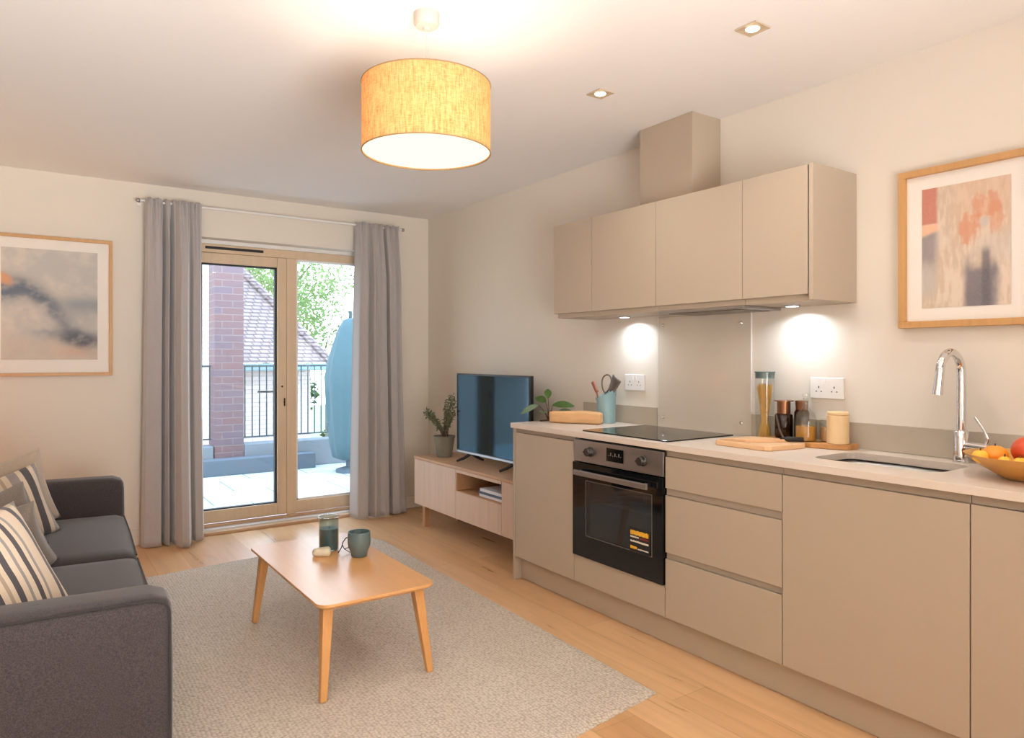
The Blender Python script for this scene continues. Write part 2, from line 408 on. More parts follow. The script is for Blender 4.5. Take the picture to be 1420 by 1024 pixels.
def rrect(x0, x1, y0, y1, r, n=6):
    out = []
    for cx, cy, a0 in ((x1 - r, y1 - r, 0), (x0 + r, y1 - r, 90), (x0 + r, y0 + r, 180), (x1 - r, y0 + r, 270)):
        for i in range(n + 1):
            a = math.radians(a0 + 90 * i / n); out.append((cx + r * math.cos(a), cy + r * math.sin(a)))
    return out

def prism(bm, loop, z0, z1, inset_bottom=0):
    b = [bm.verts.new((x, y, z0)) for x, y in loop]; t = [bm.verts.new((x, y, z1)) for x, y in loop]; n = len(loop)
    for i in range(n): bm.faces.new((b[i], b[(i + 1) % n], t[(i + 1) % n], t[i]))
    bm.faces.new(b[::-1]); bm.faces.new(t); return bm

def wloc(p):
    v = Vector((0, 0, 0))
    while p is not None: v = v + p.location; p = p.parent
    return v

def obj(name, bm, mat, parent=None, local=False, smooth=None, loc=None, bev=0):
    """link bm as ONE mesh; coordinates are world ones unless local"""
    bmesh.ops.recalc_face_normals(bm, faces=bm.faces[:])
    me = bpy.data.meshes.new(name); bm.to_mesh(me); bm.free()
    o = bpy.data.objects.new(name, me); COL.objects.link(o); me.materials.append(M[mat])
    if parent is not None:
        o.parent = parent
        if not local: me.transform(Matrix.Translation(-wloc(parent)))
    elif not local:
        xs = [v.co for v in me.vertices]
        b = Vector(((min(v.x for v in xs) + max(v.x for v in xs)) / 2, (min(v.y for v in xs) + max(v.y for v in xs)) / 2, min(v.z for v in xs)))
        me.transform(Matrix.Translation(-b)); o.location = b
    if loc is not None: o.location = loc
    if smooth: 
        for p in me.polygons: p.use_smooth = True
        if smooth != 'all':
            me.set_sharp_from_angle(angle=math.radians(smooth))
    if bev:
        md = o.modifiers.new('edge', 'BEVEL'); md.width = bev; md.segments = 2; md.limit_method = 'ANGLE'
    return o

def tag(o, label, cat, group=None, kind=None):
    o['label'] = label; o['category'] = cat
    if group: o['group'] = group
    if kind: o['kind'] = kind
    return o

def thing(name, label, cat, loc=(0, 0, 0), rotz=0, group=None):
    o = bpy.data.objects.new(name, None); COL.objects.link(o); o.empty_display_size = .05
    o.location = loc; o.rotation_euler = (0, 0, rotz)
    return tag(o, label, cat, group)

def struct(name, bm, mat, label=None, parent=None, **k):
    o = obj(name, bm, mat, parent, **k)
    if parent is None: o['kind'] = 'structure'
    if label: o['label'] = label
    return o

def dup(root, loc, label=None):
    r = root.copy(); COL.objects.link(r); r.location = loc
    if label: r['label'] = label
    for ch in list(root.children):
        c = ch.copy(); COL.objects.link(c); c.parent = r
        for g in ch.children:
            d = g.copy(); COL.objects.link(d); d.parent = c
    return r

# ------------------------------------------------------------------ room shell
XL, XR, YB, YF, ZC = -.78, 2.735, -1.7, 5.167, 2.375
OX0, OX1, OZ = .86, 2.24, 2.063       # door opening
struct('floor', B(XL, XR, YB, YF, -.1, 0), 'floor', 'pale oak board floor of the room')
struct('ceiling', B(XL - .3, XR + .3, YB - .3, YF + .3, ZC, ZC + .2), 'ceiling', 'plain white ceiling')
struct('wall_right', B(XR, XR + .3, YB - .3, YF + .3, -.1, ZC), 'wall', 'warm white kitchen wall')
struct('wall_left', B(XL - .3, XL, YB - .3, YF + .3, -.1, ZC), 'wall')
struct('wall_back', B(XL, XR, YB - .3, YB, -.1, ZC), 'wall')
bm = bmesh.new()
box(bm, XL, OX0, YF, YF + .3, -.1, ZC); box(bm, OX1, XR, YF, YF + .3, -.1, ZC); box(bm, OX0, OX1, YF, YF + .3, OZ, ZC)
struct('wall_far', bm, 'wall', 'warm white wall around the glazed doors')
bm = bmesh.new(); box(bm, XL, .86, YF - .014, YF, 0, .1, .003); box(bm, 2.24, XR, YF - .014, YF, 0, .1, .003)
struct('baseboard_far', bm, 'skirting', 'low white skirting board along the window wall')
struct('baseboard_right', B(XR - .014, XR, 3.22, YF - .014, 0, .1, .003), 'skirting', 'low white skirting board behind the television unit')
struct('baseboard_left', B(XL, XL + .014, YB, YF - .014, 0, .1, .003), 'skirting')
# threshold
struct('trim_1', B(OX0, OX1, YF - .03, YF + .03, 0, .022, .004), 'wood_sill', 'oak threshold strip in front of the glazed doors')
struct('trim_2', B(OX0, OX1, YF + .03, YF + .30, -.1, .03, .002), 'marble', 'pale stone threshold slab under the glazed doors')
struct('trim_3', B(OX0, OX1, YF + .085, YF + .125, .03, .05, .004), 'wood_sill', 'timber sill strip at the foot of the door frame')

# ------------------------------------------------------------------ glazed doors
FY0, FY1 = 5.285, 5.355
win = thing('window_1', 'pale timber frame holding the fixed glass pane beside the door', 'window', (1.6, 5.32, .03)); win['kind'] = 'structure'
bm = bmesh.new()
box(bm, OX0, OX1, FY0, FY1, 1.975, 2.035, .003)          # head
box(bm, OX0, OX0 + .06, FY0, FY1, .05, 1.975, .003)      # jamb
box(bm, OX1 - .06, OX1, FY0, FY1, .05, 1.975, .003)
box(bm, 1.602, 1.676, FY0, FY1, .05, 1.975, .003)       # post
box(bm, 1.676, OX1 - .06, FY0 + .004, FY1, .05, .142, .003)
obj('frame', bm, 'timber', win)
obj('head_filler', B(OX0, OX1, FY0 - .01, FY1, 2.035, OZ, .002), 'white_plastic', win)  # white colour stands in for outdoor light on the soffit
obj('trickle_vent', B(1.03, 1.43, FY0 - .006, FY0 + .002, 2.0, 2.018), 'black_matt', win)
bm = bmesh.new(); box(bm, 1.676, 1.692, FY0 + .02, FY1, .142, 1.965); box(bm, 2.164, OX1 - .06, FY0 + .02, FY1, .142, 1.965)
box(bm, 1.676, OX1 - .06, FY0 + .02, FY1, 1.962, 1.975); box(bm, 1.676, 2.18, FY0 + .02, FY1, .142, .156)
obj('glazing_bead', bm, 'white_plastic', win)
obj('pane', B(1.69, 2.166, 5.318, 5.322, .15, 1.967), 'glass', win)
dr = thing('door_1', 'glazed timber door with thin handle fittings', 'door', (1.27, 5.31, .05)); dr['kind'] = 'structure'
bm = bmesh.new()
box(bm, .922, 1.0, FY0 - .004, FY1 - .01, .053, 1.973, .004); box(bm, 1.532, 1.600, FY0 - .004, FY1 - .01, .053, 1.973, .004)
box(bm, 1.0, 1.532, FY0 - .004, FY1 - .01, .053, .142, .004); box(bm, 1.0, 1.532, FY0 - .004, FY1 - .01, 1.90, 1.973, .004)
obj('sash', bm, 'timber', dr)
bm = bmesh.new(); box(bm, 1.519, 1.532, FY0 + .012, FY1 - .02, .142, 1.90); box(bm, 1.0, 1.013, FY0 + .012, FY1 - .02, .142, 1.90)
box(bm, 1.013, 1.519, FY0 + .012, FY1 - .02, .142, .15); box(bm, 1.013, 1.519, FY0 + .012, FY1 - .02, 1.89, 1.90)
obj('gasket', bm, 'black_matt', dr)
obj('pane', B(1.005, 1.527, 5.316, 5.320, .145, 1.895), 'glass', dr)
bm = L([(.007, 0), (.007, .006)], seg=14); bmesh.ops.rotate(bm, verts=bm.verts[:], cent=(0, 0, 0), matrix=Matrix.Rotation(PI / 2, 3, 'X')); bmesh.ops.translate(bm, verts=bm.verts[:], vec=(1.566, FY0 - .004, 1.012))
obj('lock_cylinder', bm, 'black_matt', dr)
bm = bmesh.new(); tube(bm, [(1.583, FY0 - .004, .895), (1.583, FY0 - .014, .895)], .006, 10); tube(bm, [(1.583, FY0 - .012, .925), (1.583, FY0 - .012, .865)], .005, 10)
obj('handle', bm, 'black_matt', dr)
bm = bmesh.new(); tube(bm, [(1.545, FY1 - .01, .97), (1.545, FY1 + .05, .97)], .008, 10); tube(bm, [(1.545, FY1 + .045, .97), (1.42, FY1 + .045, .97)], .008, 10)
obj('outside_handle', bm, 'rail_metal', dr)

# ------------------------------------------------------------------ outside
struct('terrace_floor', B(-1, 6, YF + .3, 8.35, -.2, -.03), 'paver', 'pale square paving of the terrace')
struct('garden_ground', B(-25, 45, 8.4, 60, -3.2, -3.0), 'ground')
tag(obj('terrace_parapet', B(1.96, 5.5, 8.0, 8.22, -.03, .27, .01), 'terrace_wall'), 'low grey rendered parapet beneath the terrace railing', 'parapet')
tag(obj('terrace_kerb', B(.6, 2.7, 7.82, 7.99, -.03, .14, .008), 'render_base'), 'blue grey kerb around the foot of the brick pillar', 'kerb')
tag(obj('brick_pillar', B(1.655, 1.955, 8.0, 8.3, -.03, 3.6), 'brick'), 'tall red brick pillar standing on the terrace edge', 'pillar')
def railing(x0, x1, label):
    t = thing('terrace_railing', label, 'railing', ((x0 + x1) / 2, 8.1, .27), 0, 'terrace railings')
    obj('top_rail', B(x0, x1, 8.08, 8.12, 1.12, 1.14), 'rail_metal', t)
    obj('bottom_rail', B(x0, x1, 8.085, 8.115, .33, .345), 'rail_metal', t)
    n = int((x1 - x0) / .078)
    for i in range(n + 1):
        x = x0 + .012 + i * (x1 - x0 - .024) / n
        obj('baluster', T([(x, 8.1, .34), (x, 8.1, 1.125)], .0075, 8), 'rail_metal', t)
railing(1.98, 3.9, 'dark vertical bar railing running from the brick pillar past the blue parasol')
railing(.95, 1.635, 'short dark bar railing between the curtain and the brick pillar')
tag(obj('terrace_parapet', B(.6, 1.645, 8.0, 8.22, -.03, .27, .01), 'terrace_wall'), 'low pale parapet behind the kerb, on the curtain side of the pillar', 'parapet')
# neighbour building behind the pillar
nb = thing('pale_brick_building', 'pale washed brick building seen past the brick pillar', 'building', (1.0, 10.6, -3))
obj('wall', B(-1.5, 2.36, 10.2, 12, -3, 6), 'brick_white', nb)
obj('downpipe', T([(2.1, 10.12, 3.4), (2.1, 10.12, 2.72), (2.13, 10.12, 2.6), (2.22, 10.12, 2.55), (2.27, 10.12, 2.5), (2.28, 10.12, 2.35)], .03, 10), 'terrace_wall', nb)
# house with tiled hip roof
hs = thing('tiled_roof_house', 'house with a brown tiled hip roof beyond the terrace railing', 'house', (1, 14, -3))
obj('wall', B(-4, 4.15, 12.3, 18, -3, 1.05), 'brick_white', hs)
obj('gutter', B(-4.1, 4.42, 11.93, 12.05, 1.0, 1.12, .02), 'gutter', hs)
bm = bmesh.new()
p = [(-4.2, 12, 1.13), (4.43, 12, 1.13), (4.43, 18.4, 1.13), (-4.2, 18.4, 1.13), (-4.2, 15.2, 5.45), (1.23, 15.2, 5.45)]
v = [bm.verts.new(q) for q in p]
for f in ((0, 1, 5, 4), (1, 2, 5), (2, 3, 4, 5), (3, 0, 4), (0, 3, 2, 1)): bm.faces.new([v[i] for i in f])
obj('roof', bm, 'tiles', hs)
bm = bmesh.new()
for i in range(26):
    a = Vector((4.43, 12, 1.13)).lerp(Vector((1.23, 15.2, 5.45)), i / 26); b_ = Vector((4.43, 12, 1.13)).lerp(Vector((1.23, 15.2, 5.45)), (i + 1.15) / 26)
    tube(bm, [a, b_], [.09, .07], 8)
obj('hip_tiles', bm, 'tiles', hs, smooth=40)
tag(obj('garden_wall', B(4.6, 9, 12.5, 12.8, -3, .95), 'hedge_wall'), 'pale mottled garden wall behind the railing near the parasol', 'wall')
# parasol in its cover
pr_ = thing('closed_parasol', 'closed garden parasol in a blue cover on the terrace', 'parasol', (2.93, 7.35, -.03))
prof = [(.10, .10), (.19, .14), (.225, .3), (.25, .6), (.27, .85), (.275, 1.02), (.235, 1.22), (.18, 1.40), (.13, 1.54), (.08, 1.64), (.03, 1.66)]
bm = L(prof, (2.93, 7.35, 0), 48, fr=lambda a, z: 1 + .045 * math.sin(7 * a + z * 1.2) + .02 * math.sin(13 * a))
obj('cover', bm, 'parasol', pr_, smooth=70)
obj('pole', T([(2.93, 7.35, .0), (2.93, 7.35, 1.74)], .022, 12), 'rail_metal', pr_)
obj('base', L([(.16, -.03), (.16, .0), (.05, .03), (.05, .12)], (2.93, 7.35, 0), 28), 'render_base', pr_)
# trees
def tree(x, y, zc, r, h, mat, label, seed):
    rnd = random.Random(seed)
    t = thing('garden_tree', label, 'tree', (x, y, -3), 0, 'trees beyond the roof')
    bm = T([(x, y, -3), (x + .1, y, -1), (x, y + .1, zc)], [.22, .17, .06], 10)
    for k in range(7):
        a = k * 2.4; tube(bm, [(x, y, zc - h * .6 + k * .15), (x + math.cos(a) * r * .45, y + math.sin(a) * r * .45, zc - h * .1 + k * .2)], [.06, .02], 6)
    obj('trunk', bm, 'bark', t, smooth='all')
    vs = []; fs = []
    cl = [(Vector((rnd.gauss(0, .5) * r, rnd.gauss(0, .5) * r, rnd.gauss(0, .45) * h)), rnd.uniform(.3, .55) * r) for _ in range(26)]
    for c, cr in cl:
        for _ in range(230):
            d = Vector((rnd.gauss(0, 1), rnd.gauss(0, 1), rnd.gauss(0, 1))).normalized() * cr * rnd.uniform(.55, 1)
            p = c + d + Vector((0, 0, zc + 3)); q = Matrix.Rotation(rnd.uniform(0, 6.28), 3, Vector((rnd.gauss(0, 1), rnd.gauss(0, 1), rnd.gauss(0, 1))).normalized())
            s = rnd.uniform(.05, .10); i = len(vs)
            for a, b in ((-s, 0), (0, -s * .5), (s, 0), (0, s * .5)): vs.append(p + q @ Vector((a, b, 0)))
            fs.append((i, i + 1, i + 2, i + 3))
    me = bpy.data.meshes.new('foliage'); me.from_pydata(vs, [], fs); me.materials.append(M[mat])
    o = bpy.data.objects.new('foliage', me); COL.objects.link(o); o.parent = t
tree(5.6, 20.5, 2.8, 1.9, 2.0, 'tree_a', 'light green tree rising directly above the hip of the tiled roof', 3)
tree(9.2, 18.6, 1.6, 1.7, 1.9, 'tree_b', 'mid green tree at the foot of the roof slope, by the parasol', 5)
tree(7.6, 25.5, 4.0, 2.6, 2.3, 'tree_a', 'tall pale green tree showing between the two nearer trees', 8)
tree(13.6, 22.5, 4.2, 2.4, 2.4, 'tree_b', 'green tree farthest along, above the blue parasol', 12)
tree(6.0, 14.4, -.2, .9, 1.2, 'tree_b', 'low bushy tree behind the pale garden wall', 21)

# ------------------------------------------------------------------ curtains
def curtain(x0, x1, bx0, bx1, ctrl, seed, label, yc=5.085, top=2.262):
    """ctrl: list of (position 0..1, distance towards the room) describing the folds"""
    NS, NT = 260, 60; bm = bmesh.new(); grid = []
    rnd = random.Random(seed); ph = [rnd.uniform(0, 6.28) for _ in range(6)]
    def F_(s):
        for (a, p), (b, q) in zip(ctrl, ctrl[1:]):
            if s <= b: t = (s - a) / (b - a); t = t * t * (3 - 2 * t); return p + (q - p) * t
        return ctrl[-1][1]
    for j in range(NT + 1):
        t = j / NT; z = top - t * (top - .008); row = []
        k = min(1, .25 + t * 4); e = t ** 1.5
        for i in range(NS + 1):
            s = i / NS
            sw = s + .010 * math.sin(4 * t + ph[0]) * math.sin(PI * s)
            x = (x0 + (x1 - x0) * s) * (1 - e) + (bx0 + (bx1 - bx0) * s) * e
            y = yc - F_(sw) * k * (1.3 + .35 * t)
            g = max(0, 1 - t * 3.2); y -= .024 * max(0, 1 - t * 2.5)
            y += (.010 * math.sin(s * 44 + ph[1] + 1.5 * math.sin(s * 9)) + .005 * math.sin(s * 97 + ph[2])) * g ** 1.5
            y += .0012 * math.sin(s * 31 + t * 3 + ph[3]) + .003 * math.sin(t * 6 + s * 7 + ph[4])
            y = min(y, 5.148)
            row.append(bm.verts.new((x, y, z + .006 * math.sin(s * 44 + ph[5]) * (1 if j == 0 else 0))))
        grid.append(row)
    for a, b in zip(grid, grid[1:]):
        for i in range(NS): bm.faces.new((a[i], a[i + 1], b[i + 1], b[i]))
    o = obj('curtain', bm, 'curtain', smooth='all'); tag(o, label, 'curtain', 'grey curtains at the glazed doors')
    md = o.modifiers.new('thickness', 'SOLIDIFY'); md.thickness = .004; md.offset = 0
    return o
curtain(.625, .965, .60, .985, [(0, 0), (.04, .035), (.20, .045), (.28, .045), (.32, -.06), (.36, .035), (.40, .055), (.44, -.06), (.50, .06), (.57, .115), (.66, .12), (.73, .07), (.78, .01), (.84, .035), (.95, .03), (1, -.01)], 2, 'long grey velvet curtain hanging between the framed print and the glazed door')
curtain(2.06, 2.425, 2.03, 2.48, [(0, -.02), (.05, .05), (.18, .065), (.27, .025), (.34, .07), (.46, .05), (.52, .065), (.59, .065), (.645, -.07), (.70, .05), (.80, .06), (.86, .035), (.94, .05), (1, -.02)], 7, 'long grey velvet curtain hanging beside the corner with the television')
rod = thing('curtain_rod', 'thin pale curtain rod running above the glazed doors', 'curtain rod', (1.52, 5.075, 2.225))
obj('pole', T([(.585, 5.075, 2.245), (2.46, 5.075, 2.245)], .008, 12), 'white_plastic', rod, smooth=40)
for x in (.585, 2.46): obj('finial', L([(.0, -.014), (.011, -.01), (.015, 0), (.011, .01), (0, .014)], (x, 5.075, 2.245), 16), 'steel', rod, smooth='all')
for x in (.60, 2.445):
    bm = B(x - .01, x + .01, 5.155, 5.167, 2.225, 2.265, .002); tube(bm, [(x, 5.157, 2.245), (x, 5.075, 2.245)], .005, 8)
    obj('bracket', bm, 'white_plastic', rod)

# ------------------------------------------------------------------ framed prints
def lerp(a, b, t): return tuple(a[i] + (b[i] - a[i]) * t for i in range(3))
def sm(a, b, x):
    t = max(0, min(1, (x - a) / (b - a))); return t * t * (3 - 2 * t)
def fb(x, y, s=0, o=4):
    v = 0; a = .5; f = 1
    for _ in range(o): v += a * noise.noise(Vector((x * f, y * f, s))); a *= .5; f *= 2.1
    return v
def cloud(u, v):
    n = fb(u * 3, v * 3, 1); n2 = fb(u * 8, v * 14, 4)
    c = lerp(srgb(182, 180, 176), srgb(204, 196, 186), sm(-.3, .3, n + n2 * .5))
    c = lerp(c, srgb(206, 188, 166), .5 * sm(.1, .0, v - .16 - .1 * n))
    d = v - (.63 - .42 * u + .10 * math.sin(u * 5) + .08 * n)
    band = math.exp(-abs(d / .12) ** 2.5) * sm(1.15, .35, u)
    c = lerp(c, srgb(70, 92, 116), .97 * band * min(1, .9 + n2))
    d = v - (.50 + .05 * n); c = lerp(c, srgb(112, 128, 142), .75 * math.exp(-(d / .09) ** 2) * sm(.35, .8, u))
    e = ((u - .80) / .28) ** 2 + ((v - .20 - .06 * n + .1 * (u - .8)) / .085) ** 2; e = e ** 1.4
    c = lerp(c, srgb(52, 66, 88), .98 * math.exp(-e) * min(1, .95 + n2))
    e = ((u - .5) / .2) ** 2 + ((v - .24 + .06 * n2) / .03) ** 2; c = lerp(c, srgb(120, 134, 146), .6 * math.exp(-e))
    e = ((u - .02) / .10) ** 2 + ((v - .73 + .7 * u * .4) / .055) ** 2; c = lerp(c, srgb(206, 148, 108), math.exp(-e ** 2))
    e = ((u - .72) / .2) ** 2 + ((v - .07) / .05) ** 2; c = lerp(c, srgb(206, 160, 130), .5 * math.exp(-e))
    return c
def block(u, v):
    n = fb(u * 4, v * 4, 9); n2 = fb(u * 22, v * 7, 2); n3 = fb(u * 9, v * 9, 7)
    c = lerp(srgb(196, 176, 154), srgb(214, 198, 180), sm(-.3, .3, n + n2))
    c = lerp(c, srgb(208, 170, 140), .5 * sm(.2, .55, u) * sm(.45, .9, v))
    f = lambda a, b, x, w_: sm(a - w_, a + w_, x) * sm(b + w_, b - w_, x)
    c = lerp(c, srgb(186, 104, 84), .9 * sm(.21 + .05 * n, .15 + .05 * n, u) * f(.70, 1.1, v, .01))
    c = lerp(c, srgb(226, 178, 146), .9 * sm(.21, .17, u) * f(.60 + .2 * u, .70, v, .01))
    c = lerp(c, srgb(128, 122, 130), .85 * sm(.24 + .05 * n, .12, u) * sm(.2, .45, v) * sm(.62 + .2 * u, .58 + .2 * u, v))
    c = lerp(c, srgb(178, 178, 178), .6 * sm(.22, .1, u) * f(.1, .35, v, .08))
    for (a, b, rx, ry, k) in ((.56, .63, .13, .11, .9), (.74, .80, .16, .09, .8), (.84, .68, .09, .12, .65)):
        c = lerp(c, srgb(204, 138, 104), k * .9 * sm(1.5, .4, ((u - a) / rx) ** 2 + ((v - b) / ry) ** 2 + n3 * 2.2 + n2))
    c = lerp(c, srgb(186, 180, 178), .7 * sm(1.2, .2, ((u - .72) / .07) ** 2 + ((v - .66) / .05) ** 2 + n3))
    c = lerp(c, srgb(196, 186, 178), .6 * sm(.5, .8, u) * f(.36, .56, v, .08))
    c = lerp(c, srgb(96, 94, 108), .92 * f(.50 + .04 * n, .84 + .1 * n, u, .05) * sm(.46 + .3 * n, .25, v))
    c = lerp(c, srgb(78, 76, 90), .8 * f(.69, .78, u, .025) * sm(.50, .40, v))
    return c
def print_mesh(fn, nu, nv, place):
    vs = []; fs = []; cols = []
    for j in range(nv + 1):
        for i in range(nu + 1):
            vs.append(place(i / nu, j / nv)); cols.append(fn(i / nu, j / nv))
    for j in range(nv):
        for i in range(nu):
            a = j * (nu + 1) + i; fs.append((a, a + 1, a + nu + 2, a + nu + 1))
    bm = bmesh.new(); lay = bm.verts.layers.float_color.new('paint')
    bv = []
    for q, c in zip(vs, cols):
        x = bm.verts.new(q); x[lay] = (max(0, c[0]), max(0, c[1]), max(0, c[2]), 1); bv.append(x)
    for f in fs: bm.faces.new([bv[i] for i in f])
    return bm
def frame_ring(bm, a0, a1, z0, z1, wd, mk):
    for (p, q, r, s) in ((a0, a1, z1 - wd, z1), (a0, a1, z0, z0 + wd), (a0, a0 + wd, z0 + wd, z1 - wd), (a1 - wd, a1, z0 + wd, z1 - wd)): mk(bm, p, q, r, s)
t = thing('framed_print', 'oak framed abstract print of dark blue clouds beside the curtain', 'picture', (.118, YF, 1.116))
bm = bmesh.new(); frame_ring(bm, -.212, .448, 1.116, 1.975, .02, lambda b, p, q, r, s: box(b, p, q, YF - .028, YF - .001, r, s, .0015))
obj('frame', bm, 'frame_wood', t)
obj('mount', B(-.192, .428, YF - .012, YF - .002, 1.136, 1.955), 'paper', t)
obj('print', print_mesh(cloud, 130, 170, lambda a, b: (-.13 + .496 * a, YF - .0135, 1.216 + .677 * b)), 'paint_cloud', t)
t = thing('framed_print', 'oak framed abstract print of terracotta and grey blocks above the tap', 'picture', (XR, 1.11, 1.342))
bm = bmesh.new(); frame_ring(bm, .885, 1.338, 1.342, 1.926, .024, lambda b, p, q, r, s: box(b, XR - .034, XR - .001, p, q, r, s, .0015))
obj('frame', bm, 'frame_wood', t)
obj('mount', B(XR - .014, XR - .002, .909, 1.314, 1.366, 1.902), 'paper', t)
obj('print', print_mesh(block, 110, 160, lambda a, b: (XR - .0155, 1.26 - .285 * a, 1.413 + .438 * b)), 'paint_block', t)

# ------------------------------------------------------------------ pendant lamp
def pendant(x, y, label):
    t = thing('pendant_lamp', label, 'lamp', (x, y, ZC))
    obj('ceiling_rose', L([(.043, 0), (.043, -.035), (.036, -.044), (.012, -.047), (.010, -.056), (0, -.056)], (x, y, ZC), 32), 'pendant_white', t, smooth=40)
    obj('cord', T([(x, y, ZC - .05), (x, y, 2.13)], .0022, 8), 'pendant_white', t)
    lh = obj('lamp_holder', L([(0, 2.135), (.014, 2.13), (.02, 2.10), (.02, 2.06), (0, 2.06)], (x, y, 0), 20), 'pendant_white', t, smooth=40)
    R_, z0, z1 = .212, 1.912, 2.135
    obj('shade', L([(R_, z0), (R_, z1)], (x, y, 0), 96, caps=False), 'shade', t, smooth='all')
    for z in (z0, z1):
        obj('trim_ring', T([(x + R_ * math.cos(a * PI / 32), y + R_ * math.sin(a * PI / 32), z) for a in range(65)], .0022, 6), 'shade_trim', t)
    sp = bmesh.new()
    for k in range(3):
        a = k * 2 * PI / 3 + .4; tube(sp, [(x + .02 * math.cos(a), y + .02 * math.sin(a), 2.09), (x + R_ * math.cos(a), y + R_ * math.sin(a), 2.125)], .0018, 6)
    obj('spider', sp, 'pendant_white', t)
    obj('diffuser', L([(0, z0 + .004), (R_ - .003, z0 + .004), (R_ - .003, z0 + .006), (0, z0 + .006)], (x, y, 0), 96, caps=False), 'diffuser', t)
    light('bulb_light', 'POINT', (x, y, 2.0), PENDANT_W, WARM, t, .06)
    return t
pendant(1.09, 2.07, 'drum pendant lamp with a linen shade glowing above the coffee table')
pendant(.95, -.55, 'added drum pendant lamp behind the camera for fill light')  # unseen twin lamp, added to light the front of the room

# ------------------------------------------------------------------ ceiling downlights
def downlight(x, y, label, k=1.0):
    t = thing('downlight', label, 'ceiling light', (x, y, ZC), 0, 'recessed ceiling spotlights')
    bm = bmesh.new(); a, b = .042, .030
    o_ = [bm.verts.new((x + sx_ * a, y + sy_ * a, ZC - .001)) for sx_, sy_ in ((1, 1), (-1, 1), (-1, -1), (1, -1))]
    o2 = [bm.verts.new((x + sx_ * a, y + sy_ * a, ZC - .006)) for sx_, sy_ in ((1, 1), (-1, 1), (-1, -1), (1, -1))]
    i2 = [bm.verts.new((x + sx_ * b, y + sy_ * b, ZC - .004)) for sx_, sy_ in ((1, 1), (-1, 1), (-1, -1), (1, -1))]
    for p, q in ((o_, o2), (o2, i2)):
        for i in range(4): bm.faces.new((p[i], p[(i + 1) % 4], q[(i + 1) % 4], q[i]))
    bm.faces.new(i2)
    obj('bezel', bm, 'bezel', t)
    obj('lens', L([(0, -.0075), (.021, -.0065), (.024, -.004)], (x, y, ZC), 24, caps=False), 'down_lens', t)
    light('spot', 'SPOT', (x, y, ZC - .02), DOWN_W * k, NEUT, t, .03, (0, 0, 0), 130, 1.0)
    return t
downlight(2.065, 1.515, 'square recessed ceiling spotlight, the one farther from the cooker duct and nearer the picture')
downlight(2.035, 2.265, 'square recessed ceiling spotlight nearer the pendant lamp')
downlight(2.07, .6, 'added square ceiling spotlight over the end of the kitchen for fill light', .5)  # lamp added out of view, carries the row on for fill
downlight(2.07, -.5, 'added square ceiling spotlight behind the camera for fill light', .6)  # unseen lamp added as fill from behind
downlight(.2, -.2, 'added square ceiling spotlight above the camera for fill light')  # added out of view to raise the general light
downlight(.1, 1.2, 'added square ceiling spotlight over the near sofa arm for fill light', 1.4)  # lamp added out of view, brightens the sofa side

# ------------------------------------------------------------------ kitchen: base units
F = 2.219; DT = .018
ys = [3.170, 2.662, 2.063, 1.504, .897, .30]
WT, WB = .868, .842
def door(t, name, y1, y0, z0, z1, x=F):
    return obj(name, B(x, x + DT, y0 + .0018, y1 - .0018, z0, z1, .0012), 'cab', t)
def carcass(t, y1, y0, z0=.13, z1=WB - .001):
    obj('carcass', B(F + DT + .002, XR - .002, y0 + .0008, y1 - .0008, z0, z1), 'cab_dark', t)
def channel(t, y1, y0, z0, z1):
    obj('grip_channel', B(F + .010, F + DT + .006, y0 + .001, y1 - .001, z0, z1), 'cab_dark', t)
e = tag(obj('end_panel', B(F - .001, XR - .002, 3.171, 3.189, .001, WB, .001), 'cab'), 'beige end panel closing the kitchen run by the television unit', 'panel')
c = thing('base_cabinet', 'beige base cabinet with one narrow door beside the oven', 'cabinet', (2.47, 2.91, .13), 0, 'kitchen base cabinets')
carcass(c, ys[0], ys[1]); door(c, 'door', ys[0], ys[1], .13, .816); channel(c, ys[0], ys[1], .818, WB - .002)
c = thing('oven_housing', 'beige oven housing with a low filler panel under the oven', 'cabinet', (2.47, 2.36, .13), 0, 'kitchen base cabinets')
bm = bmesh.new(); box(bm, F + DT + .002, XR - .002, ys[2] + .0008, ys[2] + .016, .13, WB - .001); box(bm, F + DT + .002, XR - .002, ys[1] - .016, ys[1] - .0008, .13, WB - .001); box(bm, F + DT + .002, XR - .002, ys[2] + .016, ys[1] - .016, .13, .25)
obj('carcass', bm, 'cab_dark', c); door(c, 'filler_panel', ys[1], ys[2], .13, .262)
c = thing('drawer_unit', 'beige three drawer cabinet between the oven and the sink unit', 'cabinet', (2.47, 1.78, .13), 0, 'kitchen base cabinets')
carcass(c, ys[2], ys[3])
for z0, z1 in ((.13, .380), (.407, .648), (.679, .812)): door(c, 'drawer', ys[2], ys[3], z0, z1)
for z0, z1 in ((.382, .405), (.650, .677), (.814, WB - .002)): channel(c, ys[2], ys[3], z0, z1)
c = thing('base_cabinet', 'wide beige base cabinet with a single door under the sink', 'cabinet', (2.47, 1.2, .13), 0, 'kitchen base cabinets')
bm = bmesh.new(); box(bm, F + DT + .002, F + DT + .018, ys[4] + .0008, ys[3] - .0008, .13, WB - .001); box(bm, F + DT + .018, XR - .002, ys[4] + .0008, ys[4] + .016, .13, WB - .001)
box(bm, F + DT + .018, XR - .002, ys[3] - .016, ys[3] - .0008, .13, WB - .001); box(bm, F + DT + .018, XR - .002, ys[4] + .016, ys[3] - .016, .13, .146)
obj('carcass', bm, 'cab_dark', c); door(c, 'door', ys[3], ys[4], .13, .812); channel(c, ys[3], ys[4], .814, WB - .002)
c = thing('base_cabinet', 'beige base cabinet under the fruit bowl', 'cabinet', (2.47, .6, .13), 0, 'kitchen base cabinets')
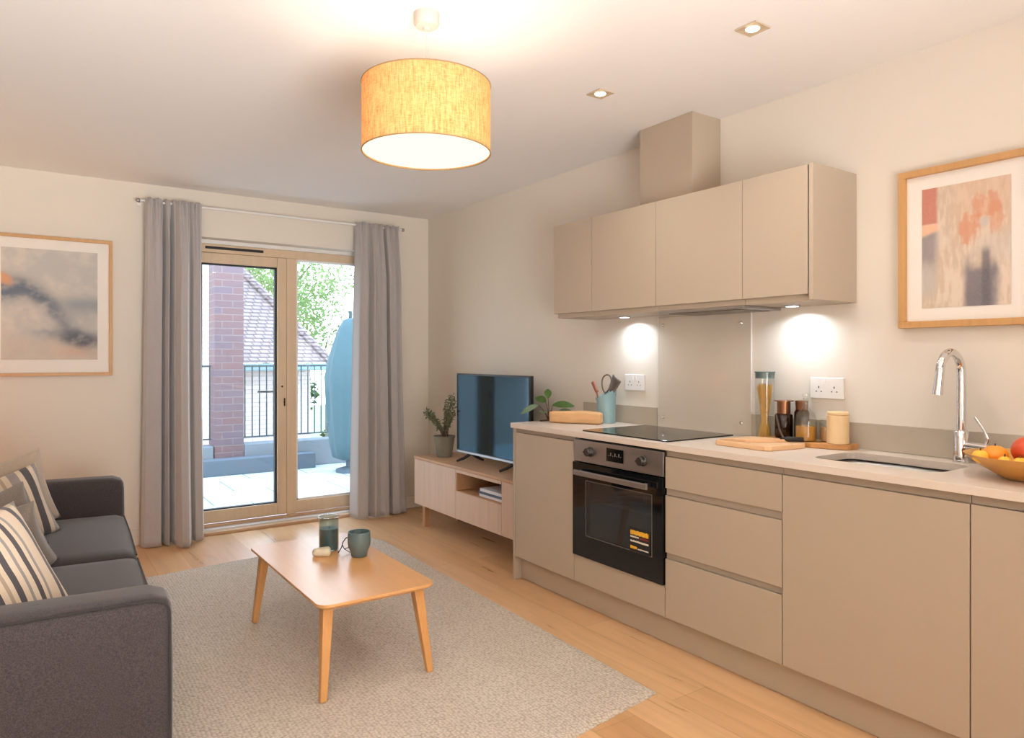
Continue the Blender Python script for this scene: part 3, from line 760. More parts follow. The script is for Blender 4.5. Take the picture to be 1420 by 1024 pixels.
carcass(c, ys[4], ys[5]); door(c, 'door', ys[4], ys[5], .13, .812); channel(c, ys[4], ys[5], .814, WB - .002)
tag(obj('plinth', B(2.262, 2.28, ys[5], 3.170, .003, .129), 'cab'), 'long beige plinth board running along the floor under the cabinets', 'plinth')

# oven
OY0, OY1 = ys[2] + .004, ys[1] - .004
ov = thing('oven', 'built in black glass oven with a steel control panel', 'oven', (2.47, 2.36, .262))
bm = bmesh.new(); X0 = F + .004
box(bm, X0 + .018, 2.68, OY0 + .014, OY0 + .03, .27, .832); box(bm, X0 + .018, 2.68, OY1 - .03, OY1 - .014, .27, .832)
box(bm, X0 + .018, 2.68, OY0 + .03, OY1 - .03, .27, .3); box(bm, X0 + .018, 2.68, OY0 + .03, OY1 - .03, .72, .832); box(bm, 2.66, 2.68, OY0 + .03, OY1 - .03, .3, .72)
obj('cavity', bm, 'cab_in', ov)
cp = obj('control_panel', B(F - .006, F + .02, OY0, OY1, .724, .830, .002), 'steel', ov)
obj('display', B(F - .008, F - .005, 2.308, 2.420, .750, .811, .001), 'display', cp)
bm = bmesh.new()
for k, y in enumerate((2.402, 2.390, 2.376, 2.362, 2.350, 2.336, 2.324)):
    box(bm, F - .0088, F - .0078, y - .003, y + .001, .776, .779 + .012 * ((k * 3) % 2)); box(bm, F - .0088, F - .0078, y - .003, y + .003, .776, .778)
obj('display_digits', bm, 'digits', cp)
for y in (2.534, 2.184):
    bm = bmesh.new(); lathe(bm, [(.024, 0), (.024, .004), (.021, .006), (.0195, .026), (.017, .029), (0, .029)], seg=28)
    box(bm, -.003, .003, -.019, .019, .026, .033)
    bmesh.ops.rotate(bm, verts=bm.verts[:], cent=(0, 0, 0), matrix=Matrix.Rotation(-PI / 2, 3, 'Y')); bmesh.ops.translate(bm, verts=bm.verts[:], vec=(F - .006, y, .779))
    obj('knob', bm, 'knob', cp, smooth=40)
wy0, wy1, wz0, wz1 = 2.126, 2.560, .372, .640
bm = bmesh.new()
box(bm, F - .012, F + .016, OY0, OY1, .266, wz0); box(bm, F - .012, F + .016, OY0, OY1, wz1, .719)
box(bm, F - .012, F + .016, OY0, wy0, wz0, wz1); box(bm, F - .012, F + .016, wy1, OY1, wz0, wz1)
od = obj('oven_door', bm, 'black_glass', ov)
obj('window_pane', B(F - .010, F - .007, wy0, wy1, wz0, wz1), 'oven_pane', od)
bm = bmesh.new(); frame_ring(bm, wy0 - .001, wy1 + .001, wz0 - .001, wz1 + .001, .004, lambda b, p, q, r, s: box(b, F - .0128, F - .0118, p, q, r, s))
obj('window_edge', bm, 'utensil', od)
bm = bmesh.new(); box(bm, F - .050, F - .036, 2.125, 2.612, .664, .690, .004); box(bm, F - .038, F - .012, 2.150, 2.166, .668, .686, .002); box(bm, F - .038, F - .012, 2.585, 2.601, .668, .686, .002)
obj('handle', bm, 'steel', od)
bm = bmesh.new()
for x in (2.27, 2.60): tube(bm, [(x, OY0 + .03, .53), (x, OY1 - .03, .53)], .004, 8)
for k in range(14): y = OY0 + .05 + k * .037; tube(bm, [(2.27, y, .53), (2.60, y, .53)], .002, 6)
obj('rack', bm, 'chrome', ov)
st = obj('energy_sticker', B(F - .0135, F - .0122, 2.136, 2.262, .372, .476), 'black_matt', od)
bm = bmesh.new(); rr = random.Random(4)
def line(bm, y1, y0, z, h, gaps=True):
    y = y1
    while y > y0:
        w_ = rr.uniform(.005, .011); box(bm, F - .0142, F - .0134, max(y - w_, y0), y, z + rr.uniform(0, h * .12), z + h * rr.uniform(.85, 1)); y -= w_ + (.0012 if gaps else 0)
for y1, y0, z, h, mt in ((2.256, 2.146, .446, .022, 'yellow'), (2.256, 2.215, .384, .014, 'yellow'), (2.256, 2.205, .434, .008, 'white'), (2.256, 2.146, .414, .009, 'white'), (2.21, 2.146, .385, .006, 'white'), (2.200, 2.146, .432, .010, 'red')):
    bm = bmesh.new(); line(bm, y1, y0, z, h); obj('printed_line', bm, 'sticker_' + mt, od)

# worktop with sink cut-out
SX0, SX1, SY0, SY1 = 2.345, 2.615, 1.045, 1.475
bm = bmesh.new()
outer = rrect(2.200, XR - .002, .28, 3.196, .012, 3); inner = rrect(SX0, SX1, SY0, SY1, .05, 8)
tv_, te = [], []
for lp in (outer, inner):
    vs = [bm.verts.new((x, y, WT)) for x, y in lp]; es = [bm.edges.new((vs[i], vs[(i + 1) % len(vs)])) for i in range(len(vs))]; te += es
r = bmesh.ops.triangle_fill(bm, edges=te, use_beauty=True)
ex = bmesh.ops.extrude_face_region(bm, geom=bm.faces[:]); bmesh.ops.translate(bm, verts=[g for g in ex['geom'] if isinstance(g, bmesh.types.BMVert)], vec=(0, 0, WB - WT))
def worktop_mat():
    m = Mat('pale_stone_worktop'); v = m.coords()
    col = m.mix(m.noise(v, 3), srgb(214, 200, 186), srgb(224, 212, 200))
    col = m.mix(m.math('MULTIPLY', m.noise(v, 260, 2, .8), .35), col, srgb(186, 170, 154))
    m.pbr(col, .35); return m.m
M['worktop'] = worktop_mat()
tag(obj('worktop', bm, 'worktop', bev=.0012), 'long pale stone worktop over the base cabinets', 'worktop')
# sink
bm = bmesh.new(); rings = []
for off, z, rr_ in ((.004, WB - .002, .054), (.004, WB - .05, .054), (-.002, .72, .05), (-.018, .694, .045), (-.06, .688, .03)):
    rings.append([bm.verts.new((x, y, z)) for x, y in rrect(SX0 - off, SX1 + off, SY0 - off, SY1 + off, rr_, 8)])
for a, b in zip(rings, rings[1:]):
    for i in range(len(a)): bm.faces.new((a[i], a[(i + 1) % len(a)], b[(i + 1) % len(a)], b[i]))
bm.faces.new(rings[-1])
sk = thing('sink', 'undermounted stainless steel sink below the tap', 'sink', (2.48, 1.26, .688))
o = obj('basin', bm, 'sink_steel', sk, smooth=50); md = o.modifiers.new('thickness', 'SOLIDIFY'); md.thickness = .0015; md.offset = 1
obj('drain', L([(.0, .691), (.032, .691), (.038, .689), (.04, .686)], (2.48, 1.26, .0), 28, caps=False), 'chrome', sk, smooth=40)
# upstands and splashback
tag(obj('upstand', B(XR - .014, XR - .001, 2.586, 3.18, WT + .001, .966, .001), 'upstand'), 'low grey beige upstand between the utensil pot and the splashback', 'upstand')
tag(obj('upstand', B(XR - .014, XR - .001, .28, 2.006, WT + .001, .972, .001), 'upstand'), 'long low grey beige upstand running behind the sink', 'upstand')
sp = thing('splashback', 'tall grey beige glass splashback behind the hob', 'splashback', (XR, 2.296, WT))
obj('panel', B(XR - .009, XR - .001, 2.010, 2.582, WT + .001, 1.440, .001), 'splash', sp)
obj('polished_edge', B(XR - .0095, XR - .001, 2.5822, 2.5845, WT + .001, 1.44), 'white_plastic', sp)
obj('polished_edge', B(XR - .0095, XR - .001, 2.0075, 2.0098, WT + .001, 1.44), 'white_plastic', sp)
for y, z in ((2.548, 1.398), (2.062, 1.392), (2.548, .918), (2.062, .926)):
    bm = L([(.009, 0), (.009, .003), (.006, .006), (0, .006)], seg=18)
    bmesh.ops.rotate(bm, verts=bm.verts[:], cent=(0, 0, 0), matrix=Matrix.Rotation(-PI / 2, 3, 'Y')); bmesh.ops.translate(bm, verts=bm.verts[:], vec=(XR - .009, y, z))
    obj('fixing_screw', bm, 'chrome', sp, smooth=40)
# hob
hb = thing('hob', 'flat black glass hob set on the worktop above the oven', 'hob', (2.46, 2.35, WT))
bm = bmesh.new(); prism(bm, rrect(2.250, 2.690, 2.075, 2.640, .008, 4), WT + .0005, WT + .006)
obj('glass_top', bm, 'black_glass', hb, bev=.001)
for x, y, r_ in ((2.36, 2.50, .075), (2.36, 2.22, .09), (2.57, 2.50, .09), (2.57, 2.22, .075)):
    bm = bmesh.new()
    for k in range(48):
        a0, a1 = 2 * PI * k / 48, 2 * PI * (k + 1) / 48; q = [bm.verts.new((x + rr_ * math.cos(a), y + rr_ * math.sin(a), WT + .0062)) for rr_, a in ((r_, a0), (r_, a1), (r_ - .0015, a1), (r_ - .0015, a0))]; bm.faces.new(q)
    obj('zone_mark', bm, 'utensil', hb)

# tap
tp = thing('tap', 'tall chrome swan neck mixer tap behind the sink', 'tap', (2.665, 1.12, WT))
tx, ty = 2.665, 1.105
obj('base', L([(.027, 0), (.027, .006), (.0235, .010), (.0235, .105), (.019, .112), (.0145, .114)], (tx, ty, WT), 32), 'chrome', tp, smooth=40)
pts = [(tx, ty, .97), (tx, ty, 1.10), (tx, ty, 1.182)] + [(tx - .068 + .068 * math.cos(a * PI / 14), ty + .010 * (a / 14), 1.182 + .068 * math.sin(a * PI / 14)) for a in range(1, 15)] + [(tx - .138, ty + .012, 1.150), (tx - .142, ty + .014, 1.112)]
obj('spout', T(pts, [.0145, .0145, .0145] + [.0142] * 14 + [.0145, .0145], 20), 'chrome', tp, smooth=40)
obj('aerator', T([(tx - .1405, ty + .0132, 1.128), (tx - .1425, ty + .0142, 1.106)], .016, 20), 'chrome', tp, smooth=40)
hd = obj('valve', T([(tx - .005, ty - .015, .930), (tx - .012, ty - .088, .928)], .0135, 20), 'chrome', tp, smooth=40)
obj('lever', T([(tx - .012, ty - .080, .930), (tx - .014, ty - .088, .955), (tx - .016, ty - .078, .985), (tx - .018, ty - .05, 1.030)], [.009, .006, .0048, .0045], 12), 'chrome', hd, smooth=50)

# ------------------------------------------------------------------ wall cabinets
U = 2.433; uy = [3.099, 2.777, 2.322, 1.836, 1.534]; UZ0, UZ1 = 1.474, 1.966
labs = ['narrow beige wall cabinet at the television end', 'beige wall cabinet between the narrow end cabinet and the extractor cabinet', 'widest beige wall cabinet, directly under the boxed duct', 'beige wall cabinet nearest the terracotta print']
for i in range(4):
    c = thing('wall_cabinet', labs[i], 'cabinet', (2.58, (uy[i] + uy[i + 1]) / 2, 1.45), 0, 'kitchen wall cabinets')
    y1, y0 = uy[i], uy[i + 1] + (.005 if i == 3 else 0)
    obj('carcass', B(U + DT + .003, XR - .002, y0 + .0008, y1 - (.014 if i == 0 else .0008), 1.450, UZ1 - .001), 'cab', c)
    obj('door', B(U, U + DT, y0 + .0015, y1 - .0015, UZ0, UZ1, .0012), 'cab', c)
    if i == 3: obj('side_panel', B(U - .002, XR - .002, uy[4] - .018, uy[4] + .0, 1.452, UZ1 + .002, .001), 'cab', c)
tag(obj('duct_boxing', B(2.533, XR - .002, 2.186, 2.523, UZ1, ZC - .001, .001), 'cab'), 'beige boxed extractor duct rising from the wall cabinets to the ceiling', 'duct')
hd = thing('extractor_hood', 'slim steel extractor fitted under the wall cabinets above the hob', 'extractor', (2.57, 2.08, 1.43))
obj('body', B(2.45, 2.71, 1.842, 2.316, 1.437, 1.4495, .002), 'steel', hd)
obj('filter', B(2.48, 2.68, 1.88, 2.28, 1.434, 1.4372), 'utensil', hd)
def under(y, label):
    t = thing('under_cabinet_light', label, 'light', (2.63, y, 1.45), 0, 'lights under the wall cabinets')
    obj('housing', L([(.033, 1.4499), (.033, 1.446), (.028, 1.4445), (.026, 1.4445)], (2.63, y, 0), 28), 'steel', t, smooth=40)
    obj('lens', L([(0, 1.444), (.026, 1.4443)], (2.63, y, 0), 28, caps=False), 'under_lens', t)
    ul = light('lamp', 'AREA', (2.645, y, 1.4425), UNDER_W, COOL, t, .05); ul.data.spread = math.radians(150)
under(2.735, 'round cool white light under the wall cabinets above the socket')
under(1.735, 'round cool white light under the wall cabinets above the pasta jar')

# sockets
def socket(yc, zc, label):
    t = thing('double_socket', label, 'socket', (XR, yc, zc), 0, 'wall sockets')
    pl = obj('face_plate', B(XR - .010, XR - .001, yc - .074, yc + .074, zc - .044, zc + .044, .003), 'white_plastic', t)
    for s in (-1, 1):
        bm = bmesh.new()
        box(bm, XR - .0106, XR - .0098, yc + s * .034 - .002, yc + s * .034 + .002, zc - .001, zc + .008)
        for q in (-1, 1): box(bm, XR - .0106, XR - .0098, yc + s * .034 + q * .011 - .003, yc + s * .034 + q * .011 + .003, zc - .016, zc - .012)
        obj('pin_slots', bm, 'black_matt', t)
        obj('switch', B(XR - .0135, XR - .0098, yc + s * .012 - .005, yc + s * .012 + .005, zc + .014, zc + .032, .001), 'white_plastic', t)
socket(2.757, 1.094, 'white double socket on the wall behind the utensil pot')
socket(1.64, 1.104, 'white double socket on the wall behind the bottles and cream jar')

# ------------------------------------------------------------------ things on the worktop
# thick wooden block
bk = rbox(bmesh.new(), (0, 0, .034), (.150, .032, .033), .014, 14, fn=lambda p, u: Vector((p.x, p.y + .004 * math.sin(p.x * 30), p.z + .003 * math.sin(p.x * 22 + 1) * (1 if p.z > 0 else .0))))
o = obj('wooden_block', bk, 'block_wood', None, local=True, smooth='all'); o.location = (2.475, 2.955, WT + .0005); o.rotation_euler = (0, 0, math.radians(-59.5))
tag(o, 'thick pale wooden block lying at the end of the worktop', 'wooden block')
# leafy sprig
sg = thing('leafy_sprig', 'broad leaved green sprig on the worktop behind the wooden block', 'plant', (2.41, 3.13, WT))
def leaf(bm, p, d, n, ln, wd, bend=.2, seg=8):
    d = d.normalized(); s = d.cross(n).normalized(); n = s.cross(d).normalized(); L_, R_, C_ = [], [], []
    for i in range(seg + 1):
        t = i / seg; w_ = wd * math.sin(PI * min(1, t * .93 + .04)) ** .8; c = p + d * ln * t - n * (bend * ln * t * t)
        C_.append(bm.verts.new(c)); L_.append(bm.verts.new(c + s * w_ + n * w_ * .25)); R_.append(bm.verts.new(c - s * w_ + n * w_ * .25))
    for i in range(seg):
        bm.faces.new((C_[i], C_[i + 1], L_[i + 1], L_[i])); bm.faces.new((R_[i], R_[i + 1], C_[i + 1], C_[i]))
o0 = Vector((2.43, 3.145, WT + .006))
stem = bmesh.new()
dirs = [((-.03, .05, .085), (-.8, .35, -.28), .110, .020, 'leaf_dull'), ((.0, .0, .125), (.15, .25, .55), .065, .022, 'leaf_green'), ((.015, -.02, .085), (.55, -.65, .12), .12, .026, 'leaf_green'), ((.0, -.03, .045), (.3, -.8, -.05), .09, .022, 'leaf_green'), ((.03, -.05, .05), (.8, -.8, .15), .09, .018, 'leaf_dull'), ((-.03, .0, .05), (-.4, -.5, .1), .07, .026, 'leaf_green'), ((.0, .02, .10), (-.3, .4, .3), .07, .026, 'leaf_green')]
for k, (off, dv, ln, wd, mt) in enumerate(dirs):
    p = o0 + Vector(off); tube(stem, [o0, o0 + Vector(off) * .5 + Vector((.006, 0, .008)), p], .0022, 6)
    bm = bmesh.new(); leaf(bm, p, Vector(dv), Vector((-.5, -.6, .8)), ln, wd, .25); obj('leaf', bm, mt, sg, smooth='all')
tube(stem, [o0 + Vector((-.05, .01, -.001)), o0, o0 + Vector((.05, -.02, .002))], .004, 8)
obj('stem', stem, 'stem_brown', sg, smooth='all')
# utensil pot and utensils
up_ = (2.635, 2.885)
def potrim(a, z): return 1
bm = bmesh.new(); seg = 40; prof = [(.050, 0), (.052, .01), (.051, .08), (.053, .13), (.060, .165)]
rings = []
for r_, z in prof + [(.057, .163), (.049, .13), (.048, .02), (.0, .018)]:
    ring = []
    for i in range(seg):
        a = 2 * PI * i / seg; k = 0
        if z > .12: k = .030 * (z - .12) / .045 * math.cos(a + 2.4 - PI / 2 * 1.1)
        ring.append(bm.verts.new((up_[0] + r_ * math.cos(a), up_[1] + r_ * math.sin(a), WT + .0005 + z + k)))
    rings.append(ring)
for a, b in zip(rings, rings[1:]):
    for i in range(seg): bm.faces.new((a[i], a[(i + 1) % seg], b[(i + 1) % seg], b[i]))
bm.faces.new(rings[0][::-1])
tag(obj('utensil_pot', bm, 'teal_light', smooth=60), 'pale blue pot holding kitchen utensils in front of the upstand', 'utensil pot')
bx, by = up_
bm = T([(bx - .005, by - .01, WT + .03), (bx - .004, by + .0, 1.00), (bx + .0, by + .006, 1.04)], [.006, .006, .006], 10)
loop = [(bx + .006 * math.sin(a), by + .006 - .026 * math.sin(a) * (1.15 - .4 * math.cos(a)) - .016 * (1 - math.cos(a)) / 2, 1.035 + .050 * (1 - math.cos(a))) for a in [k * PI / 12 for k in range(25)]]
tube(bm, loop, .0045, 8)
tag(obj('whisk', bm, 'utensil', smooth=60), 'grey looped utensil standing in the pale blue pot', 'whisk', 'utensils in the blue pot')
bm = T([(bx + .01, by + .0, WT + .03), (bx + .005, by - .03, 1.03)], .006, 10)
rbox(bm, (0, 0, 0), (.006, .030, .046), .005, 8, fn=lambda p, u: Matrix.Rotation(math.radians(32), 3, 'X') @ Vector((p.x + .006 * u.y * u.y, p.y * (1 + .25 * u.z), p.z)) + Vector((bx, by - .058, 1.082)))
tag(obj('serving_spoon', bm, 'utensil', smooth=60), 'grey broad headed spoon leaning out of the pale blue pot', 'spoon', 'utensils in the blue pot')
bm = T([(bx - .02, by + .02, WT + .03), (bx - .02, by + .055, 1.04)], .005, 8); rbox(bm, (0, 0, 0), (.007, .010, .035), .004, 6, fn=lambda p, u: Matrix.Rotation(math.radians(-34), 3, 'X') @ p + Vector((bx - .02, by + .071, 1.065)))
tag(obj('spatula', bm, 'rust_handle', smooth=60), 'rust brown wooden handle leaning out of the pale blue pot', 'spatula', 'utensils in the blue pot')

# boards
def board(name, loop, z0, th, mat, label, cat):
    bm = prism(bmesh.new(), loop, z0, z0 + th); return tag(obj(name, bm, mat, bev=.003), label, cat)
board('chopping_board', [(2.350, 1.90), (2.345, 1.665), (2.365, 1.648), (2.55, 1.625), (2.575, 1.64), (2.575, 1.90), (2.56, 1.915), (2.365, 1.915)], WT + .0005, .020, 'board_maple', 'pale maple chopping board lying beside the hob', 'chopping board')
board('serving_board', [(2.582, 1.86), (2.582, 1.62), (2.60, 1.56), (2.635, 1.500), (2.650, 1.492), (2.705, 1.492), (2.712, 1.50), (2.712, 1.86)], WT + .0005, .021, 'board_oak', 'darker oak board under the bottles and the cream jar', 'serving board')
bz = WT + .0215
# flat pale wedge on the board
bm = bmesh.new(); q = [(2.37, 1.90), (2.385, 1.78), (2.53, 1.69), (2.56, 1.89)]
lo = [bm.verts.new((x, y, WT + .0215)) for x, y in q]; hi = [bm.verts.new((x, y, WT + .0225 + (.010 if i in (1, 2) else .002))) for i, (x, y) in enumerate(q)]
for i in range(4): bm.faces.new((lo[i], lo[(i + 1) % 4], hi[(i + 1) % 4], hi[i]))
bm.faces.new(lo[::-1]); bm.faces.new(hi)
tag(obj('flat_wedge', bm, 'board_maple'), 'flat pale wedge lying on the maple chopping board', 'wedge')
kn = thing('vegetable_knife', 'small knife with a dark handle resting on the chopping board', 'knife', (2.52, 1.70, bz))
bm = T([(2.515, 1.715, bz + .010), (2.535, 1.69, bz + .011), (2.57, 1.645, bz + .011)], [.006, .011, .009], 10)
obj('handle', bm, 'black_matt', kn, smooth='all')
bm = bmesh.new(); q = [(2.517, 1.713, bz + .008), (2.465, 1.765, bz + .004), (2.475, 1.745, bz + .004), (2.512, 1.702, bz + .007)]
v1 = [bm.verts.new(p) for p in q]; v2 = [bm.verts.new((p[0], p[1], p[2] + .0015)) for p in q]
for i in range(4): bm.faces.new((v1[i], v1[(i + 1) % 4], v2[(i + 1) % 4], v2[i]))
bm.faces.new(v1[::-1]); bm.faces.new(v2); obj('blade', bm, 'steel', kn)
bm = T([(2.53, 1.705, bz + .008), (2.585, 1.765, .93), (2.600, 1.790, .99)], [.004, .0035, .003], 8)
tag(obj('bamboo_skewer', bm, 'stem_brown'), 'thin curved wooden stick leaning against the pasta jar', 'stick')
# jars
def vessel(name, x, y, z, prof, mat, th=.0025, label=None, cat=None, parent=None, seg=36):
    pin = [(max(r - th, .0), zz + (th if i == 0 else 0)) for i, (r, zz) in enumerate(prof)]
    full = prof + pin[::-1]
    bm = L([(0, prof[0][1])] + full + [(0, prof[0][1] + th)], (x, y, z), seg, caps=False)
    return obj(name, bm, mat, parent, smooth=50)
pj = thing('pasta_jar', 'tall glass jar of spaghetti standing beside the splashback', 'jar', (2.655, 1.9, WT))
px, py = 2.655, 1.885
vessel('glass', px, py, WT + .001, [(.038, 0), (.042, .005), (.042, .296)], 'glass_thin', parent=pj)
obj('lid', L([(.040, .272), (.040, .297), (.0435, .297), (.0435, .302), (0, .302)], (px, py, WT), 32), 'teal_ceramic', pj, smooth=40)
bm = bmesh.new(); rnd = random.Random(2)
for k in range(110):
    a = rnd.uniform(0, 6.28); r0 = .030 * math.sqrt(rnd.random()); b = a + rnd.gauss(0, .5); r1 = .034 * math.sqrt(rnd.random())
    tube(bm, [(px + r0 * math.cos(a), py + r0 * math.sin(a), WT + .005), (px + r0 * .45 * math.cos(a + .3), py + r0 * .45 * math.sin(a + .3), WT + .09), (px + r1 * math.cos(b), py + r1 * math.sin(b), WT + rnd.uniform(.22, .25))], .0013, 4)
o = obj('spaghetti', bm, 'pasta', pj); o['kind'] = 'stuff'
ab = thing('amber_bottle', 'dark amber glass bottle with a bronze neck on the oak board', 'bottle', (2.64, 1.79, bz))
x, y = 2.645, 1.785
vessel('glass', x, y, bz, [(.032, 0), (.036, .004), (.036, .098), (.030, .104)], 'amber', parent=ab)
obj('contents', L([(0, .004), (.032, .004), (.032, .09), (0, .09)], (x, y, bz), 28, caps=False), 'granules', ab)
obj('lid', L([(.027, .104), (.027, .155), (.040, .156), (.040, .160), (0, .160)], (x, y, bz), 32), 'copper', ab, smooth=40)
ab = thing('amber_bottle', 'amber glass bottle with a copper cap, behind the clear bottle', 'bottle', (2.68, 1.725, bz))
x, y = 2.682, 1.725
vessel('glass', x, y, bz, [(.028, 0), (.030, .004), (.030, .110), (.024, .122)], 'amber', parent=ab)
obj('lid', L([(.022, .120), (.024, .124), (.026, .160), (0, .162)], (x, y, bz), 28), 'copper', ab, smooth=40)
cb = thing('oil_bottle', 'round shouldered clear glass bottle of golden oil on the oak board', 'bottle', (2.62, 1.66, bz))
x, y = 2.622, 1.668
vessel('glass', x, y, bz, [(.038, 0), (.043, .005), (.043, .085), (.036, .110), (.018, .130), (.012, .140), (.012, .172), (.016, .176)], 'glass_thin', parent=cb)
obj('oil', L([(0, .004), (.039, .004), (.039, .062), (0, .062)], (x, y, bz), 32, caps=False), 'oil', cb)
obj('stopper', L([(.009, .165), (.010, .18), (.017, .184), (.017, .195), (0, .197)], (x, y, bz), 20), 'glass_thin', cb, smooth=40)
gj = thing('spice_jar', 'small glass jar of dark spice between the oil bottle and the cream jar', 'jar', (2.65, 1.60, bz))
x, y = 2.668, 1.605
vessel('glass', x, y, bz, [(.024, 0), (.027, .004), (.027, .085), (.022, .09)], 'glass_thin', parent=gj)
obj('spice', L([(0, .004), (.023, .004), (.023, .06), (0, .06)], (x, y, bz), 24, caps=False), 'board_oak', gj)
cj = thing('cream_jar', 'cream lidded ceramic jar at the end of the oak board', 'jar', (2.62, 1.55, bz))
x, y = 2.648, 1.545
obj('body', L([(.038, 0), (.041, .003), (.041, .112), (.038, .114)], (x, y, bz), 36), 'jar_cream', cj, smooth=40)
obj('lid', L([(.037, .1145), (.040, .116), (.040, .124), (.037, .127), (0, .127)], (x, y, bz), 36), 'jar_cream', cj, smooth=40)

# fruit bowl
bx_, by_ = 2.45, .83
pf = [(.0, .0), (.060, .0), (.085, .012), (.125, .036), (.158, .060), (.170, .072)]
full = pf + [(.166, .072), (.152, .058), (.120, .038), (.082, .018), (.0, .010)]
bm = L(full, (bx_, by_, WT + .0005), 56, caps=False, fr=lambda a, z: 1 + .015 * math.sin(2 * a))
tag(obj('fruit_bowl', bm, 'bowl', smooth=60), 'shallow golden wooden bowl on the worktop beside the tap', 'bowl')
def fruit(name, x, y, z, r, sc, mat, label, cat, seed, parts=True):
    rnd = random.Random(seed); t = thing(name, label, cat, (x, y, z - r * sc[2]), 0, 'fruit in the golden bowl')
    bm = bmesh.new(); bmesh.ops.create_icosphere(bm, subdivisions=3, radius=r)
    for v in bm.verts:
        v.co *= 1 + .04 * fb(v.co.x * 25, v.co.y * 25, seed); dd = math.hypot(v.co.x, v.co.y) / r
        if v.co.z > 0: v.co.z -= r * .14 * math.exp(-(dd / .22) ** 2)
        v.co = Vector((x + v.co.x * sc[0], y + v.co.y * sc[1], z + v.co.z * sc[2]))
    obj('skin', bm, mat, t, smooth='all')
    obj('stalk', T([(x, y, z + r * sc[2] * .84), (x + .002, y, z + r * sc[2] * .84 + .009)], .002, 6), 'stem_brown', t)
R3 = lambda dx, dy: (bx_ + dx, by_ + dy)
fruit('lemon', 2.348, .922, WT + .068, .021, (1.15, 1.0, .95), 'lemon', 'small yellow fruit against the rim of the bowl nearest the tap', 'lemon', 1)
fruit('orange', 2.398, .902, WT + .070, .034, (1.05, 1, .9), 'orange', 'yellow orange fruit next to the big red one', 'orange', 2)
fruit('mango', 2.455, .832, WT + .086, .047, (1.2, 1, .95), 'red_fruit', 'large red orange fruit on top of the bowl', 'mango', 3)
fruit('apricot', 2.358, .862, WT + .058, .017, (1.1, 1, 1), 'lemon', 'small pale yellow fruit at the front of the bowl', 'apricot', 4)
fruit('apricot', 2.355, .822, WT + .058, .018, (1.2, 1, 1), 'lemon', 'small golden fruit beside the peach', 'apricot', 5)
fruit('peach', 2.385, .775, WT + .062, .028, (1, 1, 1), 'peach', 'blush peach below the large red fruit', 'peach', 6)
fruit('orange', 2.53, .80, WT + .066, .030, (1, 1, 1), 'orange', 'round orange at the wall side of the bowl', 'orange', 7)

# ------------------------------------------------------------------ television unit
TX0, TX1, TY0, TY1, TZ0, TZ1 = 2.335, 2.715, 3.215, 4.624, .162, .508
tu = thing('tv_unit', 'long pale oak television unit with an open shelf', 'tv unit', (2.52, 3.92, 0))
obj('top', B(TX0 - .004, TX1, TY0, TY1, TZ1 - .018, TZ1, .0015), 'oak_top', tu)
bm = bmesh.new()
box(bm, TX0 + .016, TX1, TY0, TY1, TZ0, TZ0 + .016); box(bm, TX0, TX1, TY1 - .016, TY1, TZ0, TZ1 - .018); box(bm, TX0 + .016, TX1, TY0, TY0 + .016, TZ0, TZ1 - .018)
box(bm, TX0 + .002, TX1, 4.010, 4.026, TZ0, TZ1 - .018); box(bm, TX0 + .002, TX1, 3.462, 3.478, TZ0, TZ1 - .018)
box(bm, TX0 + .002, TX1, 3.478, 4.010, .334, .350); box(bm, TX1 - .012, TX1, TY0, TY1, TZ0, TZ1 - .018)
obj('carcass', bm, 'oak_in', tu)
obj('door', B(TX0 - .002, TX0 + .014, 4.024, TY1 - .004, TZ0, TZ1 - .020, .001), 'oak_pale', tu)
obj('drawer', B(TX0 - .002, TX0 + .014, 3.480, 4.018, TZ0, .344, .001), 'oak_pale', tu)
obj('door', B(TX0 - .002, TX0 + .014, TY0 + .002, 3.474, TZ0, TZ1 - .020, .001), 'oak_pale', tu)
obj('shelf_lip', B(TX0 - .002, TX0 + .014, 3.480, 4.018, .468, TZ1 - .020, .001), 'oak_pale', tu)
for x in (2.385, 2.66):
    for y in (4.54, 3.30):
        obj('leg', B(x - .018, x + .018, y - .018, y + .018, .001, TZ0, .002), 'oak_in', tu)
z = .351
for k, (h, mt, dx, lb) in enumerate(((.017, 'book_white', 0, 'white book at the bottom of the stack on the open shelf'), (.014, 'book_blue', .006, 'slate blue book in the middle of the stack on the open shelf'), (.018, 'book_white', -.004, 'white book on top of the stack on the open shelf'))):
    b = thing('book', lb, 'book', (2.46, 3.62, z), 0, 'books on the open shelf')
    bm = bmesh.new(); y0, y1 = 3.505 + dx, 3.765 + dx; x0, x1 = 2.358 - dx * .5, 2.555
    box(bm, x0, x1, y0, y1, z, z + .002); box(bm, x0, x1, y0, y1, z + h - .002, z + h); box(bm, x0, x0 + .003, y0, y1, z + .002, z + h - .002)
    obj('cover', bm, mt, b); obj('pages', B(x0 + .003, x1 - .004, y0 + .004, y1 - .004, z + .002, z + h - .002), 'page', b); z += h + .0005
